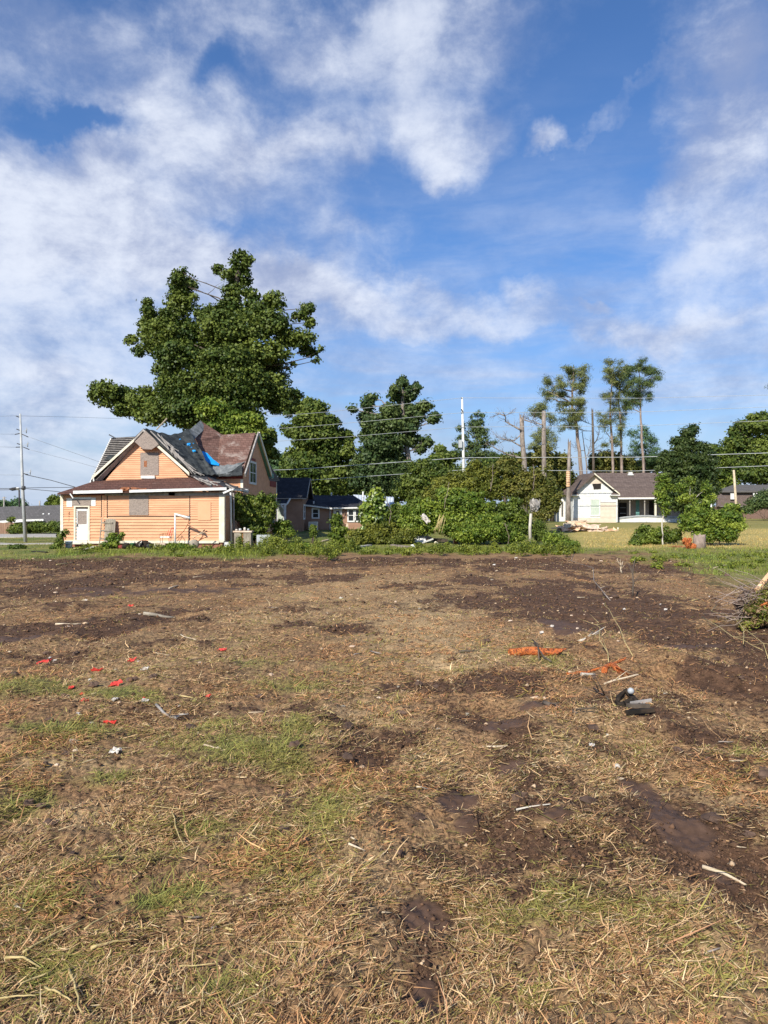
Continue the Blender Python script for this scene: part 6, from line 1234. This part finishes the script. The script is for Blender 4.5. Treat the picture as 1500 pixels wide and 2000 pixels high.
lump('rock', 'rounded white stone left under the broken bath', 'rock', 806, 1070, (.14,.12,.11), 'white_paint', 1, .1)
lump('rock', 'pale cut stone at the foot of the centre thicket', 'rock', 995, 1062, (.28,.18,.16), 'cream_paint', 2)
lump('rock', 'small pale stone right under the broken bath', 'rock', 851, 1062, (.09,.08,.08), 'cream_paint', 3)
lump('rock', 'small grey stone beside the dark beam', 'rock', 855, 1063, (.08,.08,.07), 'concrete', 4)
mb = MB(); mb.sheet(P(831, 1013, Yb2 - 3.2), (.22, 0, -.28), (.14, .05, .1), 6, 5, .04, 6); one('white_rag', 'white rag caught high in the thicket above the bath', 'rag', mb, 'paper_white')
mb = MB()
for i in range(16): a = 862 + random.uniform(-4, 8); mb.tube([P(a, 1004 + random.uniform(0, 12), Yb2 - 3.1), P(a - random.uniform(4, 14), 1030 + random.uniform(0, 14), Yb2 - 3.4)], [.02, .008], 4)
one('dry_fronds', 'dry yellow stems drooping from the thicket beside the bath', 'dead fronds', mb, 'stalk')
mb = MB(); q = G(890, 1062); mb.tube([(q[0], q[1], q[2]), P(888, 1048, q[1]), P(892, 1028, q[1])], [.16, .13, .12], 10); one('tree_stub', 'short reddish trunk stub inside the centre thicket', 'stump', mb, 'rust')
# mossy post with dried root ball
Yc_ = Yg(1066); r_, x_, z_ = base_thing('tree_stub', 'mossy post topped by a bleached ragged root ball', 'tree stub', 1036, Yc_)
mb = MB(); mb.tube([(x_, Yc_, z_ - .05), P(1035, 1030, Yc_), P(1037, 1003, Yc_)], [.10, .09, .08], 9); mb.build('post', 'bark_pale', r_)
mb = MB(); mb.rock(P(1044, 987, Yc_), (.24, .2, .36), 8, 14, 10, .3)
for i in range(40): a = random.uniform(0, 6.28); mb.tube([P(1040 + 4 * sin(a), 1000, Yc_), P(1045 + 9 * sin(a), 987 + random.uniform(-4, 4), Yc_ + .3 * cos(a)), P(1045 + 11 * sin(a + .3), 974 + random.uniform(0, 8), Yc_ + .2 * cos(a))], [.02, .02, .008], 4)
mb.build('root_ball', 'grey_wood', r_)
# pile of broken boards
rr = random.Random(5); k = 0
for i in range(46):
    u = rr.uniform(-1, 1); px = 1143 + 48 * u; hgt = max(0, 1 - abs(u + .25) * .95); lv = rr.random(); py = 1036 - lv * hgt * 19; Yc_ = Yg(1037) + rr.uniform(-1.2, 1.2)
    c_ = Vector(P(px, py, Yc_)); c_.z = max(c_.z, float(zbase(Yc_)) + .06); mb = MB(); an = rr.uniform(-.5, .5); L_ = rr.uniform(.35, 1.1)
    if rr.random() < .55: mb.sheet(c_, (L_ * cos(an), rr.uniform(-.2, .2), L_ * sin(an) * .6), (0, .35, rr.uniform(-.15, .3)), 6, 3, .05, i, .03)
    else: mb.bar(c_ - Vector((L_ * cos(an), .1, L_ * sin(an) * .5)), c_ + Vector((L_ * cos(an), -.1, L_ * sin(an) * .5)), .22, .05)
    one('broken_board', 'tan broken board in the rubble pile before the white house', 'board', mb, rr.choice(['sheet_tan', 'sheet_tan', 'bare_wood', 'peeled_wood']), 'broken boards heaped before the white house')
mb = MB(); q = G(1207, 1036); mb.tube([q, (q[0], q[1], q[2] + .25)], .06, 7); one('stake', 'short pale stake right of the rubble pile', 'stake', mb, 'cream_paint')
# chopped stump
Yc_ = Yg(1073); r_, x_, z_ = base_thing('tree_stump', 'chopped stump with raw orange wood and grey bark beside the shrub', 'stump', 1358, Yc_)
mb = MB(); mb.tube([(X(1368, Yc_), Yc_ + .1, z_ - .05), (X(1367, Yc_), Yc_ + .1, z_ + .3), P(1366, 1050, Yc_ + .1)], [.36, .33, .30], 14, jag=.1); mb.build('bark', 'bark_pine', r_)
mb = MB()
r5 = random.Random(4)
for i in range(20): a = 1336 + r5.random() * 22; b_ = 1054 + r5.random() * 18 * (.6 + .4 * (a - 1336) / 22); mb.rock(P(a, b_, Yc_ - .25 + r5.random() * .2), (.07 + .07 * r5.random(), .07, .06 + .14 * r5.random()), i, 7, 5, .45)
mb.build('split_wood', 'orange_wood', r_)
mb = MB(); q = G(1334, 1070)
for i in range(24): mb.sheet((q[0] + random.uniform(-.6, .5), q[1] + random.uniform(-.8, .6), q[2] + .03 + random.random() * .05), (.08, .02, 0), (0, .05, .02), 2, 2, .01, i)
one('wood_chips', 'scatter of reddish wood chips left of the chopped stump', 'wood chips', mb, 'rust')
# logs on the lot
def log(pts, r, lab, mt, bark=None, jag=.1, name='log'):
    P3 = [Vector(G(px, py, r * .7)) for px, py in pts]; A_ = P3[0]; root = thing(name, lab, 'log', tuple(A_)); mb = MB(); sp_ = []
    for a, b_ in zip(P3, P3[1:]): sp_ += wiggle(a, b_, 4, .02)[(1 if sp_ else 0):]
    mb.tube(sp_, [r * random.uniform(.85, 1.1) for _ in sp_], 10, jag=jag); mb.build('raw_wood', mt, root)
    if bark:
        mb = MB(); k = len(sp_); mb.tube([p + Vector((0, .03, -.012)) for p in sp_[k * 3 // 5:]], r * 1.1, 9, jag=.03); mb.build('bark', 'bark_dark', root)
    return root
log([(996,1286),(1030,1284),(1072,1286)], .052, 'bright orange peeled log with dark bark end on the dirt', 'orange_wood', True)
log([(1108,1328),(1150,1322),(1190,1318)], .016, 'thin split orange branch pressed in the dirt right of the log', 'orange_wood')
log([(1180,1326),(1192,1312),(1200,1322),(1208,1328)], .032, 'knotty orange wood lump at the end of the split branch', 'orange_wood')
mb = MB(); mb.tube([G(1040,1272,.09), Vector(G(1050,1284,.12)), G(1053,1295,.02)], .008, 5); mb.tube([G(1044,1280,.1), Vector(G(1062,1294,.05)), G(1076,1300,.02)], .01, 5); one('root', 'thin dark root curling over the bright orange log', 'root', mb, 'bark_dark')
# muddy shoe-like scrap heap
q = G(1232, 1382); r_ = thing('scrap', 'black scrap heap with a glassy grey knob on the dirt', 'scrap', q)
mb = MB(); mb.tube([G(1203,1390,.0), Vector(G(1208,1380,.04)), Vector(G(1222,1376,.05)), Vector(G(1240,1384,.02)), G(1250,1390,.0)], [.015,.022,.026,.026,.015], 8); mb.sheet(Vector(G(1222,1390,.03)), (.10,.02,.01), (0,.05,.02), 6, 4, .016, 3); mb.build('body', 'black_plastic', r_)
mb = MB(); mb.rock(Vector(G(1232,1384,.10)), (.028,.028,.028), 2, 12, 8, .05, True); mb.build('knob', 'metal_grey', r_)
for (a, b_, c_, d_, w, lab, mt) in [(1225,1400,1268,1398,.035,'dark flat slab below the black scrap heap','bark_dark'), (1222,1409,1278,1411,.03,'black thin strip nearest the camera below the scrap heap','black_plastic'), (1230,1390,1272,1386,.018,'grey stick across the black scrap heap','grey_wood')]: plank(a, b_, c_, d_, w, .03, lab, mt, 'scrap_strip', 'scrap')
# red and white litter
RED = [(165,1182-6,'w',16,'white crumpled paper far back on the left dirt'),(254,1181,'r',16,'red scrap alone in the far left dirt'),(86,1288,'r',30,'wide red torn scrap at the far left'),(107,1280,'w',12,'small white scrap right beside the wide red one'),
 (257,1288,'r',20,'red scrap pointing right above the grass'),(270,1291,'w',8,'tiny white piece touching the red pointing scrap'),(434,1268,'r',20,'red triangular scrap alone in the centre left'),(283,1312,'w',24,'white torn paper above the big red scrap'),
 (190,1303,'r',30,'faded red shredded strip half buried'),(175,1327,'w',10,'tiny white scrap in the left grass'),(138,1339,'r',20,'flat red scrap in the left grass'),(160,1350,'r',13,'small upright red scrap in the grass'),(226,1334,'r',30,'big bright orange red torn scrap in the grass'),
 (166,1375,'r',24,'crumpled red scrap with dark fold below the left grass'),(224,1372,'w',20,'white and pink folded scrap below the big red one'),(281,1370,'w',30,'long white scrap with a red tip'),(279,1364,'r',9,'tiny red tip standing on the long white scrap'),(407,1358,'r',12,'small dull red scrap right of the grass'),
 (350,1382,'w',10,'little white chip beside the twigs'),(345,1400,'w',18,'dirty white shard among the broken twigs'),(152,1399,'w',12,'white shred below the crumpled red scrap'),(215,1410,'r',34,'thin red strip lying in the straw'),(226,1468,'w',34,'large crumpled translucent white plastic in the left foreground'),
 (666,1165,'w',14,'white can shaped scrap in the middle of the lot'),(97,1276,'w',9,'tiny white fleck left of the red scraps'),(1156,1457,'w',26,'muddy white chalky lump left of the right mud track'),(1205,1492,'w',26,'pale flat chip below the chalky lump'),(1148,1480,'w',12,'small pale chip beside the chalky lump'),
 (1186,1434,'w',10,'tiny pale fleck above the chalky lump'),(1058,1232,'w',18,'pale wood chip before the grey puddle'),(1078,1222,'w',16,'small light splinter above the wood chip'),(1300,1190,'w',14,'white chip on the far right dirt'),(1219,1187,'w',12,'small white chip left of the far right one'),(1386,1168,'w',10,'white scrap near the brush pile'),
 (965,1104,'w',12,'white speck scrap near the far edge of the dirt'),(1008,1090,'w',12,'white fleck scrap before the thicket'),(1290,1180,'w',8,'faint white fleck above the far right chip')]
for i, (px, py, k_, w, lab) in enumerate(RED):
    q = Vector(G(px, py, .02)); s_ = w / 2 * q.y / F * ((.6 if px < 600 else .5) if k_ == 'w' else .8); a = random.uniform(-.4, .4); mb = MB()
    thin = 'strip' in lab
    mb.sheet(q, (s_, s_ * a * .4, s_ * random.uniform(-.1, .25)), (s_ * .2, s_ * (.2 if thin else .75), s_ * (.1 if thin else random.uniform(.15, .45))), 6, 5, s_ * .16, i, .004, .22)
    one('red_scrap' if k_ == 'r' else 'white_scrap', lab, 'litter', mb, 'red_plastic' if k_ == 'r' else 'paper_white')
# sticks, twigs and stalks
def stick(pts, r, lab, mt='bare_wood', name='stick', cat='stick', tw=0, lift=.012, group=None):
    P3 = [Vector(p) if len(p) == 3 else Vector(G(p[0], p[1], lift)) for p in pts]; sp_ = []
    for a, b_ in zip(P3, P3[1:]): sp_ += wiggle(a, b_, 3, .02)[(1 if sp_ else 0):]
    mb = MB(); n = len(sp_); mb.tube(sp_, [r * (1 - .5 * i / (n - 1)) for i in range(n)], 6)
    for _ in range(tw):
        i = random.randrange(1, n - 1); d = (sp_[i + 1] - sp_[i]).normalized(); q = sp_[i] + (d + Vector((random.gauss(0, .6), random.gauss(0, .6), abs(random.gauss(0, .4))))).normalized() * random.uniform(.1, .35); mb.tube([sp_[i], q], [r * .5, r * .2], 5)
    return one(name, lab, cat, mb, mt, group)
def up(px, py, hpx, dxp=0):                   # point hpx pixels above ground spot (px, py)
    q = G(px, py); return (q[0] + dxp * q[1] / F, q[1], q[2] + hpx * q[1] / F)
stick([G(1236,1162), up(1236,1162,40), up(1236,1162,72,4)], .022, 'thin dark twig standing upright in the right dirt', 'bark_dark', tw=5)
stick([G(1192,1174), up(1160,1150,18,0), up(1122,1108,30)], .013, 'long fallen leafless branch in front of the dry field', 'bark_grey', 'branch', 'branch', tw=7)
stick([G(1214,1120), up(1214,1120,18,-4)], .03, 'pale broken stalk bundle left of the upright twig', 'bare_wood', tw=6)
stick([G(1238,1284), up(1210,1240,30,-12), up(1190,1200,20,-10)], .006, 'thin dry stem leaning left over the mud puddle', 'stalk', 'stem', 'stem', tw=2)
stick([G(1190,1305), up(1180,1260,30,-8), up(1165,1235,24)], .006, 'dry forked weed stem beside the mud puddle', 'stalk', 'stem', 'stem', tw=4)
stick([(1130,1250),(1168,1242)], .028, 'bleached crooked stick lying beside the mud puddle', 'bark_pale', tw=3)
stick([(1062,1383),(1098,1396),(1128,1408)], .022, 'dark thin branch left of the black scrap heap', 'bark_dark', tw=3)
stick([(1160,1350),(1190,1378)], .012, 'dark fine branch above the black scrap heap', 'bark_dark', tw=4)
stick([(280,1201),(342,1200)], .04, 'brown bark strip lying in the left dirt', 'plank_wood')
stick([(108,1220),(158,1218)], .02, 'straight pale stick in the far left dirt', 'bare_wood')
stick([(330,1152),(362,1134)], .02, 'tan stick slanting in the dark far dirt', 'bare_wood')
stick([(305,1380),(330,1396),(345,1402)], .014, 'grey twig near the left litter', 'grey_wood', tw=3)
stick([(896,1272),(934,1270)], .02, 'dark short stick left of the orange log', 'bark_dark')
stick([(942,1446),(992,1450)], .010, 'short pale stick in the centre mud', 'bare_wood')
stick([(1180,1345),(1245,1340),(1262,1333)], .010, 'thin pale stick under the right ruts', 'bare_wood', tw=2)
stick([(1008,1600),(1075,1606)], .006, 'straight white straw lying on the wet track', 'bark_pale')
stick([(1372,1674),(1412,1684),(1458,1702)], .011, 'pale split wood strip at the right side of the foreground', 'bare_wood')
stick([(1070,1853),(1118,1857)], .006, 'bright short straw in the lower centre', 'stalk')
stick([(645,1766),(700,1770)], .005, 'small pale twig left of the tracked mud', 'bark_pale')
stick([(1135,1330),(1162,1328)], .02, 'white bark strip beside the knotty orange lump', 'bark_pale')
for i, (a, b_, c_, d_, w, lab) in enumerate([(45,1862,165,1795,.005,'long pale straw stalk slanting in the lower left'),(165,1825,257,1768,.004,'thin yellow stalk beside the long slanting one'),(178,1852,262,1828,.007,'thick flattened yellow green stalk in the lower left'),(135,1888,160,1998,.006,'near upright yellow stalk at the bottom left'),
        (88,1924,140,1968,.005,'short yellow stalk left of the bottom upright one'),(0,1948,70,1951,.004,'pale stalk at the left edge near the bottom'),(335,1595,360,1660,.004,'broad pale leaf blade in the left middle straw'),(290,1582,352,1592,.003,'thin cream stalk in the left middle straw'),(480,1640,508,1662,.004,'pale green blade in the centre left'),
        (400,1920,392,1990,.003,'thin curved stem near the bottom left centre'),(350,1886,420,1886,.0035,'flat pale stalk in the bottom left centre'),(1288,1925,1380,1998,.0035,'grey green blade bundle at the bottom right'),(10,1870,80,1880,.006,'flattened green stalk at the left edge'),(40,1920,100,1895,.005,'yellow green stalk crossing at the left edge')]):
    stick([(a, b_), ((a + c_) / 2, (b_ + d_) / 2 - 2), (c_, d_)], w, lab, 'stalk', 'straw_stalk', 'stalk', lift=.03)
# clods of earth
rr = random.Random(9)
for i in range(110):
    py = 1100 + 600 * rr.random() ** 1.8; px = rr.uniform(0, 1500); q = G(px, py); s_ = rr.uniform(.012, .045) * (1 + .03 * q[1]); mb = MB(); mb.rock((q[0], q[1], q[2] + s_ * .3), (s_ * rr.uniform(.8, 1.5), s_, s_ * .7), i, 8, 5, .35)
    one('clod', 'small dark clod of earth lying loose on the brown lot', 'clod', mb, 'dirt_clod', 'loose clods of earth on the lot')
# small stones and chips
for i in range(70):
    py = 1096 + 420 * rr.random() ** 1.6; px = rr.uniform(0, 1500); q = G(px, py); s_ = rr.uniform(.008, .02) * (1 + .05 * q[1]); mb = MB(); mb.rock((q[0], q[1], q[2] + s_ * .5), (s_ * rr.uniform(.8, 2), s_, s_ * .6), i + 300, 7, 4, .3)
    one('wood_chip', 'tiny pale wood chip lying on the brown lot', 'chip', mb, rr.choice(['bare_wood', 'plank_wood', 'sheet_tan']), 'pale chips scattered on the lot')
for i in range(60):
    py = 1105 + 800 * rr.random() ** 1.5; px = rr.uniform(0, 1500); L_ = rr.uniform(10, 38); a = rr.uniform(-.5, .5)
    stick([(px, py), (px + L_ * cos(a), py + L_ * sin(a) * .5)], rr.uniform(.002, .005) * (1 + .12 * Yg(py)), 'small loose twig on the cleared ground', rr.choice(['bare_wood', 'bark_dark', 'bark_grey', 'stalk']), 'twig', 'twig', tw=0, group='loose twigs on the lot')
# brush pile at the right edge
Yc_ = Yg(1225); r_, x_, z_ = base_thing('brush_pile', 'heap of cut branches and wilting leaves at the right edge', 'brush pile', 1500, Yc_)
foliage(r_, 'foliage', [(1492,1205,34,20),(1530,1200,50,34),(1462,1222,22,10),(1478,1190,26,14),(1535,1165,50,36),(1500,1175,30,24)], Yc_ - .3, 15000, .028, 'yellow', clump=.5, asp=.35, extra=((.26,.17,.09), .45))
mb = MB(); mb.rock((X(1520, Yc_), Yc_ + .5, z_ + .25), (.34, .4, .26), 3, 14, 9, .35); mb.build('soil_core', 'dirt_clod', r_)
mb = MB()
for i in range(120):
    a = Vector(P(1478 + random.uniform(-30, 70), 1215 - random.uniform(0, 75), Yc_ + random.uniform(-.4, .6))); mb.tube(wiggle(a, a + Vector((random.uniform(-.6, .5), random.uniform(-.4, .4), random.uniform(-.3, .3))), 3, .06), [.008, .007, .005, .003], 5)
mb.build('branches', 'bark_pine', r_)
mb = MB(); mb.tube([P(1478, 1155, Yc_), P(1490, 1138, Yc_ + .1), P(1504, 1120, Yc_ + .1)], [.045, .04, .035], 8); mb.tube([P(1476, 1180, Yc_ - .2), P(1500, 1174, Yc_ - .2), P(1530, 1170, Yc_)], .06, 8); mb.build('split_branch', 'peeled_wood', r_)
mb = MB(); 
for i in range(10): mb.tube([P(1484 + i * 3, 1185 - (i % 3) * 3, Yc_ - .4), P(1500 + i * 3, 1176 + (i % 4) * 3, Yc_ - .45)], .02, 5)
mb.build('red_wood', 'orange_wood', r_)
for i, (pts, lab) in enumerate([([(1400,1185),(1450,1240),(1500,1300)], 'long dry stem running from the brush pile toward the camera'), ([(1440,1205),(1452,1250),(1452,1280)], 'short dry stem below the brush pile'), ([(1370,1215),(1430,1262),(1490,1290)], 'lower thin stem spreading from the brush pile')]):
    stick(pts, .007, lab, 'stalk', 'stem', 'stem', tw=4, lift=.08)

for i, (px, py, lab) in enumerate([(868, 960, 'bare twig poking out above the left of the centre thicket'), (958, 925, 'bare forked twig above the middle of the thicket'), (1040, 925, 'grey dead twig above the right of the thicket'), (990, 1040, 'dead stem in front of the dark shrub foot'), (760, 990, 'thin dry shoot behind the reddish low shrub')]):
    Yt = Yb2 - 2.5; stick([P(px, py + 34, Yt), P(px + 4, py + 10, Yt), P(px + 9 - 4 * i, py - 18, Yt)], .018, lab, 'bark_pine', 'twig', 'twig', tw=6)
